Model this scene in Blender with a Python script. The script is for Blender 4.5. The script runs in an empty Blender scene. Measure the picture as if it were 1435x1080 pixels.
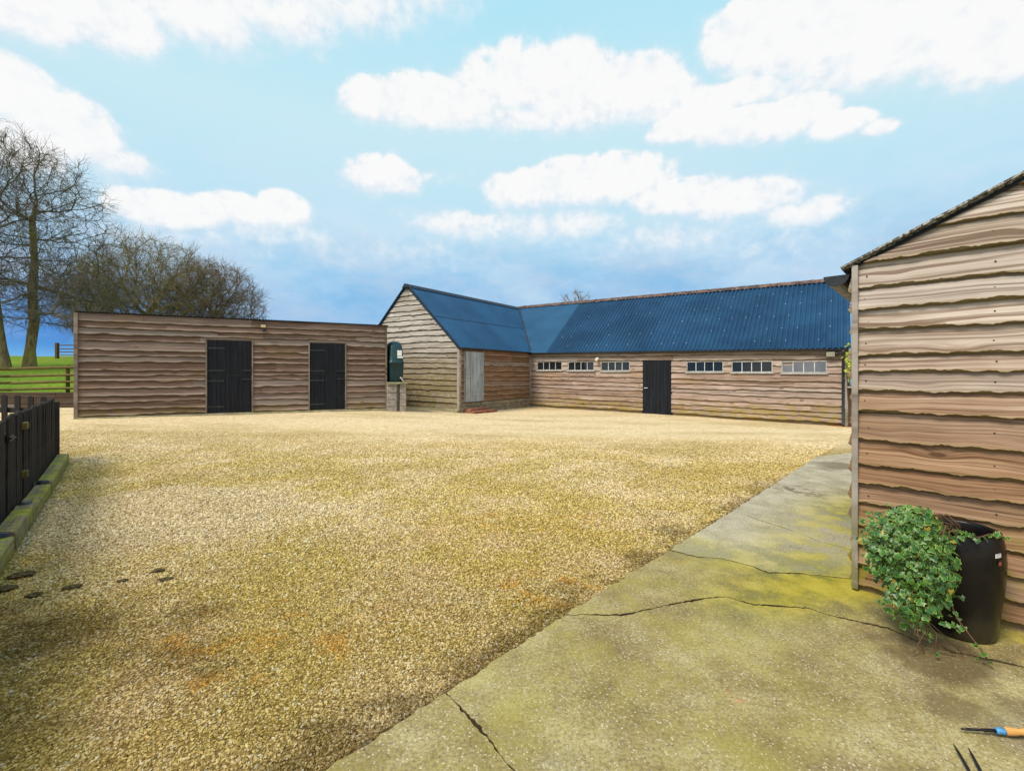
import bpy, bmesh, math, random
import numpy as np
from mathutils import Vector, kdtree
R = math.radians
sc = bpy.context.scene
COL = sc.collection
rng = random.Random(7)
nrng = np.random.default_rng(7)

# ------------------------------------------------------------------ camera
H, F, CX, HY = 1.40, 639.0, 717.5, 525.0      # eye height, focal length in photo pixels, principal column, horizon row
cam_d = bpy.data.cameras.new('camera'); cam = bpy.data.objects.new('camera', cam_d); COL.objects.link(cam)
cam.location = (0, 0, H); cam.rotation_euler = (R(90), 0, 0)
cam_d.sensor_width = 36; cam_d.lens = 36 * F / 1435; cam_d.shift_y = -(540 - HY) / 1435
cam_d.clip_start = 0.05; cam_d.clip_end = 3000
sc.camera = cam
sc.view_settings.view_transform = 'Standard'; sc.view_settings.look = 'None'
sc.view_settings.exposure = 0.3; sc.view_settings.gamma = 1.0
sc.render.engine = 'CYCLES'

def gp(px, py, z=0.0):                          # a point of the photo lying on the level z
    Y = F * (H - z) / (py - HY)
    return ((px - CX) / F * Y, Y)
def along(P0, d, px):                           # distance along a wall line at which it crosses a photo column
    k = (px - CX) / F
    return (k * P0[1] - P0[0]) / (d[0] - k * d[1])

# ------------------------------------------------------------------ node helpers
class NT:
    def __init__(s, nt): s.nt = nt
    def node(s, t, **kw):
        n = s.nt.nodes.new(t)
        for k, v in kw.items(): setattr(n, k, v)
        return n
    def put(s, sock, v):
        if v is None: return
        if isinstance(v, bpy.types.NodeSocket): s.nt.links.new(v, sock)
        else:
            if sock.type == 'RGBA' and len(v) == 3: v = (*v, 1)
            sock.default_value = v
    def math(s, op, a, b=0.0, c=None, clamp=False):
        n = s.node('ShaderNodeMath', operation=op, use_clamp=clamp)
        s.put(n.inputs[0], a); s.put(n.inputs[1], b)
        if c is not None: s.put(n.inputs[2], c)
        return n.outputs[0]
    def add(s, a, b): return s.math('ADD', a, b)
    def mul(s, a, b): return s.math('MULTIPLY', a, b)
    def mix(s, f, a, b, blend='MIX'):
        n = s.node('ShaderNodeMix', data_type='RGBA', blend_type=blend)
        s.put(n.inputs[0], f); s.put(n.inputs[6], a); s.put(n.inputs[7], b)
        return n.outputs[2]
    def sm(s, v, a, b, lo=0.0, hi=1.0, it='SMOOTHSTEP'):
        n = s.node('ShaderNodeMapRange', interpolation_type=it)
        s.put(n.inputs[0], v)
        for i, x in ((1, a), (2, b), (3, lo), (4, hi)): s.put(n.inputs[i], x)
        return n.outputs[0]
    def ramp(s, f, stops, it='LINEAR'):
        n = s.node('ShaderNodeValToRGB'); n.color_ramp.interpolation = it
        e = n.color_ramp.elements
        while len(e) < len(stops): e.new(0.5)
        for q, (p, c) in zip(e, stops): q.position = p; q.color = (*c, 1) if len(c) == 3 else c
        s.put(n.inputs[0], f); return n.outputs[0]
    def noise(s, vec, scale=1.0, detail=3, rough=0.55, dist=0.0, out=0):
        n = s.node('ShaderNodeTexNoise')
        s.put(n.inputs['Vector'], vec); s.put(n.inputs['Scale'], scale); s.put(n.inputs['Detail'], detail)
        s.put(n.inputs['Roughness'], rough); s.put(n.inputs['Distortion'], dist)
        return n.outputs[out]
    def vor(s, vec, scale, feature='F1', rnd=1.0):
        n = s.node('ShaderNodeTexVoronoi', feature=feature)
        s.put(n.inputs['Vector'], vec); s.put(n.inputs['Scale'], scale); s.put(n.inputs['Randomness'], rnd)
        return n
    def vmul(s, v, m):
        n = s.node('ShaderNodeVectorMath', operation='MULTIPLY'); s.put(n.inputs[0], v); s.put(n.inputs[1], m); return n.outputs[0]
    def vadd(s, v, m):
        n = s.node('ShaderNodeVectorMath', operation='ADD'); s.put(n.inputs[0], v); s.put(n.inputs[1], m); return n.outputs[0]
    def sep(s, v):
        n = s.node('ShaderNodeSeparateXYZ'); s.put(n.inputs[0], v); return n.outputs
    def comb(s, x, y, z):
        n = s.node('ShaderNodeCombineXYZ')
        for i, q in enumerate((x, y, z)): s.put(n.inputs[i], q)
        return n.outputs[0]
    def attr(s, name, out='Fac', kind='GEOMETRY'):
        return s.node('ShaderNodeAttribute', attribute_name=name, attribute_type=kind).outputs[out]
    def pos(s): return s.node('ShaderNodeNewGeometry').outputs['Position']
    def bump(s, h, strength=0.4, dist=0.01, nrm=None):
        n = s.node('ShaderNodeBump'); s.put(n.inputs['Strength'], strength); s.put(n.inputs['Distance'], dist); s.put(n.inputs['Height'], h)
        if nrm is not None: s.put(n.inputs['Normal'], nrm)
        return n.outputs[0]

def new_mat(name):
    m = bpy.data.materials.new(name); m.use_nodes = True
    m.node_tree.nodes.clear()
    s = NT(m.node_tree)
    s.out = s.node('ShaderNodeOutputMaterial'); s.b = s.node('ShaderNodeBsdfPrincipled'); s.mat = m
    s.nt.links.new(s.b.outputs[0], s.out.inputs[0])
    return s
def finish(s, col, rough=0.8, spec=0.3, nrm=None, metal=0.0):
    b = s.b
    s.put(b.inputs['Base Color'], col); s.put(b.inputs['Roughness'], rough)
    s.put(b.inputs['Specular IOR Level'], spec); s.put(b.inputs['Metallic'], metal)
    if nrm is not None: s.put(b.inputs['Normal'], nrm)
    return s.mat

# ------------------------------------------------------------------ sky and sun
w = bpy.data.worlds.new('World'); sc.world = w; w.use_nodes = True
w.node_tree.nodes.clear()
s = NT(w.node_tree)
SUN_AZ, SUN_EL = math.atan2(-0.78, -0.62), R(56)
out = s.node('ShaderNodeOutputWorld'); bg = s.node('ShaderNodeBackground')
s.nt.links.new(bg.outputs[0], out.inputs[0])
d = s.node('ShaderNodeTexCoord').outputs['Generated']
dx, dy, dz = s.sep(d)
az = s.math('ARCTAN2', dx, dy); el = s.math('ARCSINE', dz)
ae = s.comb(az, el, 0.0)
wob = s.noise(ae, 5.0, 3, 0.6, out=1)
ae2 = s.vadd(ae, s.vmul(s.vadd(wob, (-.5, -.5, -.5)), (.045, .035, 0)))
azw, elw, _ = s.sep(ae2)
base = s.ramp(s.mul(el, 1 / 1.5708), [(0.0, (.20, .50, .82)), (.035, (.15, .42, .77)), (.075, (.17, .44, .77)), (.13, (.27, .56, .82)), (.20, (.48, .74, .87)), (.30, (.56, .80, .88)), (.43, (.43, .76, .89)), (1.0, (.25, .55, .85))])
deep = s.mul(s.sm(az, -.42, -.80), s.mul(s.sm(elw, .25, .11), s.sm(elw, .022, .06)))
base = s.mix(s.mul(deep, .80), base, (.02, .20, .62))
storm = s.mul(s.sm(az, -.55, .1), s.mul(s.sm(elw, .30, .16), s.sm(az, .9, .3)))
base = s.mix(s.mul(storm, .5), base, (.25, .47, .74))
hz = s.sm(s.noise(s.vmul(ae2, (2.2, 5, 1)), 1.7, 7, .6), .34, .66)
base = s.mix(s.mul(hz, s.mul(s.sm(el, .04, .17), s.sm(el, .50, .28, .12, .62))), base, (.63, .77, .885))
hz2 = s.sm(s.noise(s.vmul(ae2, (1.6, 4.5, 1)), 3.1, 7, .6), .42, .68)
base = s.mix(s.mul(hz2, s.mul(.5, s.mul(s.sm(el, .03, .10), s.sm(el, .34, .2)))), base, (.48, .60, .76))
clouds = [(20, 22, 110, 54, 1.2, .9), (130, 30, 120, 56, 1.2, .9), (250, 22, 130, 60, 1.15, .75), (370, 18, 130, 60, 1.05, .65), (490, 12, 120, 56, .9, .6), (600, 5, 80, 44, .75, .5), (25, 140, 80, 60, 1.2, 1), (95, 190, 90, 62, 1.2, 1), (20, 220, 90, 50, .9, .8), (170, 232, 60, 28, .8, .7), (150, 245, 120, 40, .5, .5),
          (235, 298, 110, 34, 1.05, 1), (330, 302, 85, 30, 1.0, .9), (402, 302, 45, 36, 1.05, 1), (390, 335, 130, 34, .7, .5), (250, 335, 120, 28, .6, .5),
          (530, 148, 62, 42, 1.1, 1), (600, 152, 110, 50, 1.1, 1), (720, 122, 90, 66, 1.15, 1), (800, 130, 90, 72, 1.15, 1), (880, 130, 95, 60, 1.1, 1), (940, 145, 60, 45, .95, .9), (760, 175, 210, 26, .8, .7),
          (535, 250, 62, 38, 1.1, 1), (605, 250, 50, 14, .5, .6), (730, 272, 60, 36, 1.05, .9), (800, 262, 75, 46, 1.1, 1), (865, 258, 95, 48, 1.1, 1), (950, 280, 90, 36, 1.0, .9),
          (1040, 288, 95, 38, .95, .8), (1130, 305, 90, 32, .8, .7), (660, 322, 110, 30, .8, .6), (790, 322, 110, 30, .75, .6), (950, 340, 150, 36, .6, .5), (1090, 350, 120, 34, .5, .5), (580, 360, 140, 30, .45, .5), (1250, 295, 30, 12, .3, .5),
          (1040, 60, 70, 62, 1.2, 1), (1130, 55, 140, 90, 1.3, 1), (1260, 60, 160, 95, 1.3, 1), (1400, 75, 130, 75, 1.2, 1), (1180, 120, 220, 35, .8, .6),
          (1030, 140, 70, 28, 1.0, 1), (980, 160, 60, 40, 1.0, 1), (960, 180, 60, 28, 1.1, 1), (1035, 182, 75, 30, 1.15, 1), (1110, 175, 75, 36, 1.15, 1), (1180, 182, 60, 26, 1.1, .9), (1235, 184, 40, 18, .9, .8)]
def px_dir(x, y):
    a = math.atan((x - CX) / F); return a, math.atan((HY - y) / math.hypot(F, x - CX))
acc = None; sh = None
for (x, y, rx, ry, st, br) in clouds:
    rx *= 1.12; ry *= 1.15
    a0, e0 = px_dir(x, y)
    ra = abs(px_dir(x + rx, y)[0] - px_dir(x - rx, y)[0]) / 2; re = abs(px_dir(x, y - ry)[1] - px_dir(x, y + ry)[1]) / 2
    u = s.mul(s.add(azw, -a0), 1 / ra); v = s.add(elw, -e0)
    v2 = s.math('MAXIMUM', s.mul(v, 1 / re), s.mul(v, -1 / (re * .8)))
    m = s.mul(s.math('SUBTRACT', 1.0, s.add(s.mul(u, u), s.mul(v2, v2))), st)
    b_ = s.math('MULTIPLY_ADD', v, .55 / re, .5)
    b_ = s.mul(s.mul(s.math('MAXIMUM', m, 0.0), b_), br)
    acc = m if acc is None else s.math('SMOOTH_MAX', acc, m, .18)
    sh = b_ if sh is None else s.math('MAXIMUM', sh, b_)
fine = s.noise(s.vmul(ae, (1, 1.15, 1)), 17.0, 8, .58)
fine2 = s.noise(s.vmul(ae2, (1, 1.1, 1)), 42.0, 6, .55)
mid_ = s.noise(s.vmul(ae, (1, 1.2, 1)), 7.5, 3, .5)
dens = s.add(s.add(s.add(acc, s.mul(s.add(mid_, -.5), .9)), s.mul(s.add(fine, -.5), 1.7)), s.mul(s.add(fine2, -.5), 1.1))
low = s.sm(sh, .0, .38)
mask = s.mul(s.sm(dens, -.22, s.sm(low, 0, 1, 1.15, .50)), s.sm(low, 0, 1, .50, 1.0))
back = s.mul(s.sm(s.noise(d, 2.2, 6, .6), .42, .62), s.sm(dy, .15, -.15))      # mask of the added fill-light cloud in the unseen sky behind
lit = s.sm(s.add(s.add(sh, s.mul(s.add(fine2, -.5), .8)), s.mul(s.add(fine, -.5), .5)), -.05, .42)
lit = s.mul(lit, s.sm(s.add(fine, s.mul(s.add(fine2, -.5), .6)), .28, .52, .72, 1.0))
ccol = s.mix(lit, (.68, .78, .875), (.945, .935, .925))
sky = s.mix(s.mul(mask, .96), base, ccol)
sky = s.mix(s.mul(back, .9), sky, (1.75, 1.67, 1.55))            # over-bright unseen cloud, added behind the camera to lift shaded walls
ni = s.node('ShaderNodeTexSky', sky_type='NISHITA', sun_disc=False, sun_elevation=SUN_EL, sun_rotation=SUN_AZ)
sky = s.mix(1.0, sky, s.mix(1.0, ni.outputs[0], (.004, .004, .004), 'MULTIPLY'), 'ADD')
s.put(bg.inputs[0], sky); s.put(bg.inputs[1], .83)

sun_d = bpy.data.lights.new('sun', 'SUN'); sun = bpy.data.objects.new('sun', sun_d); COL.objects.link(sun)
sun_d.energy = 3.9; sun_d.angle = R(20); sun_d.color = (1.0, .92, .79)
sv = Vector((math.sin(SUN_AZ) * math.cos(SUN_EL), math.cos(SUN_AZ) * math.cos(SUN_EL), math.sin(SUN_EL)))
sun.rotation_euler = sv.to_track_quat('Z', 'Y').to_euler(); sun.location = (-20, -10, 30)

# ------------------------------------------------------------------ mesh helpers
class MB:
    def __init__(s): s.v = []; s.f = []; s.m = []; s.tint = []; s.bark = []; s.gc = []; s.sm = False; s.cur = 0; s.t = .5
    def vert(s, p, tint=None, bark=0.0, gc=None):
        s.v.append((float(p[0]), float(p[1]), float(p[2]))); s.tint.append(s.t if tint is None else tint); s.bark.append(bark)
        s.gc.append(gc if gc is not None else (p[0] + p[1], p[2], s.t * 9)); return len(s.v) - 1
    def face(s, *ids):
        s.f.append(ids); s.m.append(s.cur)
    def quadstrip(s, A, B, close=False):
        n = len(A)
        for i in range(n if close else n - 1):
            j = (i + 1) % n; s.face(A[i], A[j], B[j], B[i])
    def box(s, O, X, Y, Z, tint=None):              # centre and three half-axis vectors
        O, X, Y, Z = map(Vector, (O, X, Y, Z)); t = rng.random() if tint is None else tint; k = rng.uniform(0, 60)
        big = max((X, Y, Z), key=lambda q: q.length); rest = [q for q in (X, Y, Z) if q is not big]
        wide = max(rest, key=lambda q: q.length); ids = []
        for a, b, c in ((-1,-1,-1),(1,-1,-1),(1,1,-1),(-1,1,-1),(-1,-1,1),(1,-1,1),(1,1,1),(-1,1,1)):
            r = X*a + Y*b + Z*c
            g = (r.dot(big.normalized()) + k, r.dot(wide.normalized()) + k, t * 31)
            ids.append(s.vert(O + r, t, 0.0, g))
        for q in ((3,2,1,0),(4,5,6,7),(0,1,5,4),(1,2,6,5),(2,3,7,6),(3,0,4,7)): s.face(*[ids[i] for i in q])
        return s
    def bar(s, A, B, w_, h_, up=(0, 0, 1), tint=None):
        A, B, up = Vector(A), Vector(B), Vector(up); d = (B - A); L = d.length; d.normalize()
        side = d.cross(up).normalized(); u2 = side.cross(d)
        return s.box((A + B) / 2, d * L / 2, side * w_ / 2, u2 * h_ / 2, tint)
    def tube(s, pts, rad, n=8, cap=True, tint=None):
        pts = [Vector(p) for p in pts]; rad = rad if hasattr(rad, '__len__') else [rad] * len(pts); rings = []
        ref = None; acc_ = rng.uniform(0, 40)
        for i, p in enumerate(pts):
            d = (pts[min(i + 1, len(pts) - 1)] - pts[max(i - 1, 0)]).normalized()
            if ref is None: ref = d.orthogonal().normalized()
            ref = (ref - d * ref.dot(d)).normalized(); q = d.cross(ref)
            if i: acc_ += (p - pts[i - 1]).length
            rings.append([s.vert(p + (ref * math.cos(6.2832 * k / n) + q * math.sin(6.2832 * k / n)) * rad[i], tint, 0.0, (acc_, k / n * rad[i] * 6, 3.3)) for k in range(n)])
        for a, b in zip(rings, rings[1:]): s.quadstrip(a, b, True)
        if cap: s.face(*rings[0][::-1]); s.face(*rings[-1])
        return s
    def lathe(s, prof, c=(0, 0, 0), n=32, ax=None):
        c = Vector(c); rings = []
        Z = Vector(ax).normalized() if ax is not None else Vector((0, 0, 1)); X = Z.orthogonal().normalized(); Y = Z.cross(X)
        for r, z in prof: rings.append([s.vert(c + Z * z + (X * math.cos(6.2832*k/n) + Y * math.sin(6.2832*k/n)) * r) for k in range(n)])
        for a, b in zip(rings, rings[1:]): s.quadstrip(a, b, True)
        return s
    def build(s, name, mats, parent=None, loc=None, smooth=False, bevel=0.0):
        me = bpy.data.meshes.new(name)
        org = Vector(parent['_o']) if parent is not None else Vector(loc if loc is not None else (0, 0, 0))
        if parent is not None and loc is not None: org = Vector(loc)
        me.from_pydata([(a - org.x, b - org.y, c - org.z) for a, b, c in s.v], [], s.f)
        for m in (mats if isinstance(mats, (list, tuple)) else [mats]): me.materials.append(m)
        me.polygons.foreach_set('material_index', s.m)
        if smooth: me.polygons.foreach_set('use_smooth', [True] * len(s.f))
        me.attributes.new('tint', 'FLOAT', 'POINT').data.foreach_set('value', s.tint)
        me.attributes.new('bark', 'FLOAT', 'POINT').data.foreach_set('value', s.bark)
        me.attributes.new('gc', 'FLOAT_VECTOR', 'POINT').data.foreach_set('vector', np.array(s.gc, dtype=np.float32).ravel())
        me.update()
        o = bpy.data.objects.new(name, me); COL.objects.link(o)
        if parent is not None:
            o.parent = parent; o.location = org - Vector(parent['_o'])
        else: o.location = org
        o['_o'] = tuple(org)
        if bevel:
            b = o.modifiers.new('bevel', 'BEVEL'); b.width = bevel; b.segments = 2; b.limit_method = 'ANGLE'
        return o
def tag(o, label=None, cat=None, group=None, kind=None):
    for k, v in (('label', label), ('category', cat), ('group', group), ('kind', kind)):
        if v: o[k] = v
    return o
def thing(name, loc, label, cat, group=None):
    o = bpy.data.objects.new(name, None); o.empty_display_size = .1; COL.objects.link(o); o.location = loc; o['_o'] = tuple(float(q) for q in loc)
    return tag(o, label, cat, group)
def np_mesh(name, V, Fq, mat, parent=None, loc=(0, 0, 0), smooth=True, attrs=None):
    me = bpy.data.meshes.new(name); V = np.asarray(V, np.float32) - np.asarray(loc, np.float32)
    Fq = np.asarray(Fq, np.int32); k = Fq.shape[1]
    me.vertices.add(len(V)); me.vertices.foreach_set('co', V.ravel())
    me.loops.add(Fq.size); me.loops.foreach_set('vertex_index', Fq.ravel())
    me.polygons.add(len(Fq)); me.polygons.foreach_set('loop_start', np.arange(0, Fq.size, k, dtype=np.int32))
    me.update(calc_edges=True)
    if smooth: me.polygons.foreach_set('use_smooth', [True] * len(Fq))
    me.materials.append(mat)
    for n_, a in (attrs or {}).items(): me.attributes.new(n_, 'FLOAT', 'POINT').data.foreach_set('value', np.asarray(a, np.float32))
    me.validate()
    o = bpy.data.objects.new(name, me); COL.objects.link(o)
    if parent is not None: o.parent = parent; o.location = Vector(loc) - Vector(parent['_o'])
    else: o.location = loc
    o['_o'] = tuple(float(q) for q in loc)
    return o

# ------------------------------------------------------------------ materials
def wood(name, dark, mid, light, tintc, moss=(0, 0), mossc=(.10, .11, .015), grain=1.0, bleach=None, barkc=(.085, .06, .03), stain=0.0, knots=True, edge=0.0):
    """Weathered sawn timber: grain runs along gc.x; bleach = (z0, z1, colour) greying with height; moss = (z_full, z_none)."""
    s = new_mat(name)
    gc = s.attr('gc', 'Vector'); tint = s.attr('tint'); bark = s.attr('bark')
    gx, gy, gz = s.sep(gc)
    kn = s.vor(s.comb(s.mul(gx, 1.9), s.mul(gy, 5.5), s.mul(gz, 5.1)), 1.0)
    kd = kn.outputs['Distance']
    pull = s.sm(kd, .34, .0)
    warp = s.noise(s.comb(s.mul(gx, .9), s.mul(gy, 2.0), gz), 1.6, 3, .5)
    gy2 = s.add(s.add(gy, s.mul(pull, .035)), s.mul(s.add(warp, -.5), .07))
    lines = s.noise(s.comb(s.mul(gx, .55), s.mul(gy2, 34 * grain), s.mul(gz, 7)), 1.0, 4, .62)
    fibre = s.noise(s.comb(s.mul(gx, 2.2), s.mul(gy2, 125.0), gz), 1.0, 4, .65)
    patch = s.noise(s.comb(s.mul(gx, 1.1), s.mul(gy, 4.0), s.mul(gz, 3)), 1.0, 5, .6)
    col = s.ramp(lines, [(.30, dark), (.46, mid), (.66, light)])
    col = s.mix(s.mul(tint, .75), col, s.mix(lines, tintc, light), 'MIX')
    col = s.mix(s.sm(fibre, .54, .36, 0, .9), col, s.mix(1.0, col, (.55, .5, .46), 'MULTIPLY'))
    pos = s.pos(); px_, py_, pz_ = s.sep(pos)
    if bleach:
        f = s.sm(s.add(pz_, s.mul(s.add(patch, -.5), .9)), bleach[0], bleach[1])
        g = s.mix(s.sm(lines, .35, .62), bleach[2], bleach[3])
        col = s.mix(s.mul(f, .88), col, g)
    col = s.mix(s.sm(patch, .62, .40, 0, .42), col, s.mix(1.0, col, (.60, .55, .50), 'MULTIPLY'))
    col = s.mix(s.sm(patch, .58, .74, 0, .45), col, s.mix(1.0, col, (1.45, 1.42, 1.4), 'MULTIPLY'))
    split = s.noise(s.comb(s.mul(gx, .9), s.mul(gy2, 75.0), s.mul(gz, 3.7)), 1.0, 2, .5)
    col = s.mix(s.mul(s.sm(split, .69, .74), .75), col, s.mix(1.0, dark, (.45, .42, .4), 'MULTIPLY'))
    if knots:
        hue = s.noise(s.comb(s.mul(gz, 7.7), 0.0, 0.0), 1.0, 0)
        col = s.mix(s.sm(hue, .52, .66, 0, .38), col, s.mix(lines, (.13, .115, .105), (.42, .39, .365)))
        col = s.mix(s.sm(hue, .46, .34, 0, .5), col, s.mix(1.0, col, (.62, .55, .48), 'MULTIPLY'))
    if edge: col = s.mix(s.mul(s.mul(s.sm(gy, .085, .035), s.sm(gy, .012, .03)), s.sm(patch, .3, .6, .3 * edge, edge)), col, s.mix(lines, light, (.42, .37, .33)))
    if knots:
        col = s.mix(s.mul(s.sm(kd, .095, .055), .85), col, (.035, .02, .012))
        col = s.mix(s.mul(s.sm(kd, .20, .10), .35), col, (.12, .06, .03))
    col = s.mix(s.sm(gy, .035, .0, 0, .3), col, barkc)
    bn = s.noise(pos, 30, 4, .65)
    col = s.mix(s.mul(bark, s.sm(bn, .2, .6, .65, 1.0)), col, s.mix(bn, s.mix(1.0, barkc, (.3, .28, .26), 'MULTIPLY'), s.mix(.5, barkc, (.16, .13, .06))))
    if moss[1] > moss[0]:
        mk = s.mul(s.sm(s.add(pz_, s.mul(s.add(patch, -.5), .7)), moss[1], moss[0]), s.sm(s.noise(pos, 6, 5, .65), .38, .62))
        col = s.mix(s.mul(mk, .8), col, mossc)
    if stain:
        st = s.sm(s.noise(s.vmul(pos, (.5, .5, 1.4)), 1.3, 4, .6), .55, .70)
        col = s.mix(s.mul(st, stain), col, (.30, .17, .035))
    hgt = s.add(s.mul(lines, .6), s.mul(fibre, .5))
    return finish(s, col, .88, .18, s.bump(hgt, .55, .006))
def plain(name, c, rough=.6, var=.25, scale=6.0, spec=.3, metal=0.0, bump=0.0, c2=None):
    s = new_mat(name); p = s.pos()
    n = s.noise(p, scale, 5, .6)
    col = s.mix(s.sm(n, .3, .7), s.mix(1.0, c, (1 - var,) * 3, 'MULTIPLY'), c2 if c2 else s.mix(1.0, c, (1 + var,) * 3, 'MULTIPLY'))
    nr = s.bump(s.noise(p, scale * 12, 4, .6), bump, .004) if bump else None
    return finish(s, col, s.sm(n, .2, .8, max(rough - .1, .03), rough + .1), spec, nr, metal)

M = {}
M['stable'] = wood('stable_boards', (.070, .037, .027), (.145, .09, .07), (.28, .195, .16), (.11, .05, .032), edge=.6, moss=(.15, .75), mossc=(.15, .12, .02), stain=.12, bleach=(2.0, 5.0, (.15, .10, .08), (.30, .22, .19)))
M['stable_trim'] = wood('stable_trim', (.10, .075, .055), (.19, .15, .12), (.30, .25, .21), (.17, .12, .09))
M['barn'] = wood('barn_boards', (.10, .06, .04), (.29, .20, .15), (.53, .44, .40), (.20, .105, .062), moss=(.0, .75), mossc=(.26, .19, .03), stain=.30, bleach=(1.0, 2.6, (.25, .18, .14), (.54, .46, .41)))
M['gable'] = wood('gable_boards', (.11, .08, .05), (.26, .21, .155), (.41, .37, .31), (.17, .12, .065), moss=(.9, 2.2), mossc=(.17, .13, .035), bleach=(1.6, 2.8, (.25, .215, .18), (.49, .46, .43)))
M['wing'] = wood('wing_boards', (.10, .045, .022), (.20, .105, .055), (.33, .20, .12), (.15, .062, .03), moss=(.1, .7), mossc=(.16, .12, .02), edge=.4)
M['corner'] = wood('corner_boards', (.085, .040, .020), (.26, .145, .08), (.40, .26, .165), (.23, .115, .058), moss=(.12, .65), mossc=(.20, .17, .02), grain=1.7, bleach=(.85, 2.0, (.20, .145, .112), (.55, .48, .43)), barkc=(.30, .215, .09))
M['grey_wood'] = wood('grey_post', (.14, .12, .10), (.30, .265, .235), (.46, .42, .39), (.24, .20, .17), moss=(.0, .9), mossc=(.12, .12, .03))
M['grey_door'] = wood('grey_door', (.13, .15, .17), (.30, .33, .36), (.47, .51, .55), (.24, .25, .27), bleach=None)
M['rail'] = wood('rail_wood', (.05, .028, .012), (.11, .065, .03), (.19, .125, .06), (.10, .06, .02), mossc=(.12, .12, .02), moss=(0, 4))
M['sleeper'] = wood('sleeper_wood', (.03, .02, .014), (.065, .045, .032), (.12, .085, .06), (.05, .03, .02))
M['kerb_wood'] = wood('kerb_wood', (.09, .07, .05), (.21, .17, .11), (.36, .31, .23), (.22, .18, .10), moss=(.2, .5), mossc=(.26, .27, .015))
M['tool_wood'] = wood('tool_wood', (.30, .13, .035), (.50, .25, .07), (.62, .36, .12), (.45, .22, .06), knots=False)
M['black_wood'] = wood('black_wood', (.006, .007, .010), (.010, .012, .017), (.020, .023, .030), (.011, .012, .016), barkc=(.012, .012, .014), knots=False)
M['fence_wood'] = wood('fence_wood', (.010, .009, .009), (.019, .017, .018), (.040, .037, .038), (.032, .024, .019), barkc=(.012, .012, .014), knots=False)
M['black_metal'] = plain('black_metal', (.012, .013, .015), .35, .3, 9, .5)
M['dark_plastic'] = plain('dark_plastic', (.010, .013, .018), .38, .25, 12, .5)
M['iron'] = plain('iron', (.02, .018, .022), .4, .4, 40, .5, .6)
M['white_frame'] = plain('white_frame', (.50, .51, .51), .6, .16, 9)
M['grey_frame'] = plain('grey_frame', (.36, .35, .33), .7, .2, 9)
M['white_plastic'] = plain('white_plastic', (.74, .74, .72), .4, .06, 8)
M['interior'] = plain('interior', (.012, .013, .015), .9, .3, 3)
M['tank'] = plain('tank_plastic', (.002, .026, .033), .42, .22, 3, .4)
M['block'] = plain('concrete_block', (.30, .255, .22), .95, .3, 9, .15, 0, .5)
M['concrete'] = plain('weathered_concrete', (.30, .25, .14), .95, .3, 5, .15, 0, .5, (.33, .31, .20))
M['blue_plastic'] = plain('blue_plastic', (.14, .30, .42), .5, .15, 7)
M['lamp_glass'] = plain('lamp_glass', (.62, .55, .30), .15, .2, 40, .6)
M['lamp_grey'] = plain('dull_lens', (.34, .33, .27), .2, .3, 30, .5)
M['steel'] = plain('galvanised_steel', (.45, .46, .47), .45, .2, 12, .5, .7)
M['soil'] = plain('soil', (.035, .025, .015), 1.0, .4, 40, .1, 0, .8)
M['crack_dirt'] = plain('crack_dirt', (.075, .058, .028), 1.0, .5, 60, .1, 0, .8)
M['sticker'] = plain('sticker', (.20, .055, .03), .5, .3, 80)
M['tape'] = plain('silver_tape', (.50, .50, .50), .35, .2, 60, .5)
M['blue_ferrule'] = plain('blue_ferrule', (.06, .22, .42), .45, .3, 90)
M['stem'] = plain('ivy_stem', (.10, .055, .03), .8, .3, 40)
M['ridge_dark'] = plain('ridge_dark', (.012, .020, .038), .55, .4, 8, .3)

def m_pot():
    s = new_mat('glazed_pot'); p = s.pos(); n = s.noise(p, 7, 5, .6); x, y, z = s.sep(p)
    c = s.mix(s.sm(n, .35, .7), (.004, .0036, .004), (.011, .008, .007))
    c = s.mix(s.mul(s.sm(z, .20, .0), s.sm(n, .3, .6)), c, (.045, .038, .022))
    return finish(s, c, s.sm(n, .3, .7, .25, .42), .28, s.bump(s.noise(p, 26, 3, .5), .12, .01))
M['pot'] = m_pot()
def m_roof(name, a, b, rust=0.0):
    s = new_mat(name); p = s.pos(); n = s.noise(p, .7, 5, .6); n2 = s.noise(s.vmul(p, (2.2, 2.2, .5)), 2.2, 4, .65); n3 = s.noise(p, 22, 4, .7)
    c = s.mix(s.sm(n, .3, .7), a, b)
    c = s.mix(s.sm(n2, .55, .75, 0, .5), c, s.mix(1.0, c, (1.5, 1.4, 1.3), 'MULTIPLY'))
    c = s.mix(s.sm(n2, .42, .28, 0, .6), c, s.mix(1.0, c, (.5, .55, .6), 'MULTIPLY'))
    c = s.mix(s.sm(n3, .66, .80, 0, .6), c, (.16, .20, .22))
    t = s.attr('tint'); c = s.mix(t, s.mix(1.0, c, (.92, .93, .94), 'MULTIPLY'), s.mix(1.0, c, (1.07, 1.06, 1.05), 'MULTIPLY'))
    return finish(s, c, s.sm(n2, .3, .7, .50, .72), .18, s.bump(n3, .25, .004))
M['roof'] = m_roof('fibre_cement_blue', (.007, .034, .082), (.013, .056, .122))
M['roof_light'] = m_roof('steel_sheet_blue', (.009, .050, .112), (.015, .068, .142))
M['roof_wing'] = m_roof('wing_sheet_blue', (.007, .042, .10), (.012, .062, .14))
def m_ridge():
    s = new_mat('clay_ridge'); p = s.pos(); n = s.noise(p, 4, 5, .65); n2 = s.noise(p, 14, 4, .7)
    c = s.ramp(n, [(.34, (.035, .028, .03)), (.48, (.075, .045, .038)), (.66, (.15, .095, .075))])
    c = s.mix(s.sm(n2, .60, .72), c, (.42, .40, .36)); return finish(s, c, .9, .2, s.bump(n2, .4, .01))
M['ridge'] = m_ridge()
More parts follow.
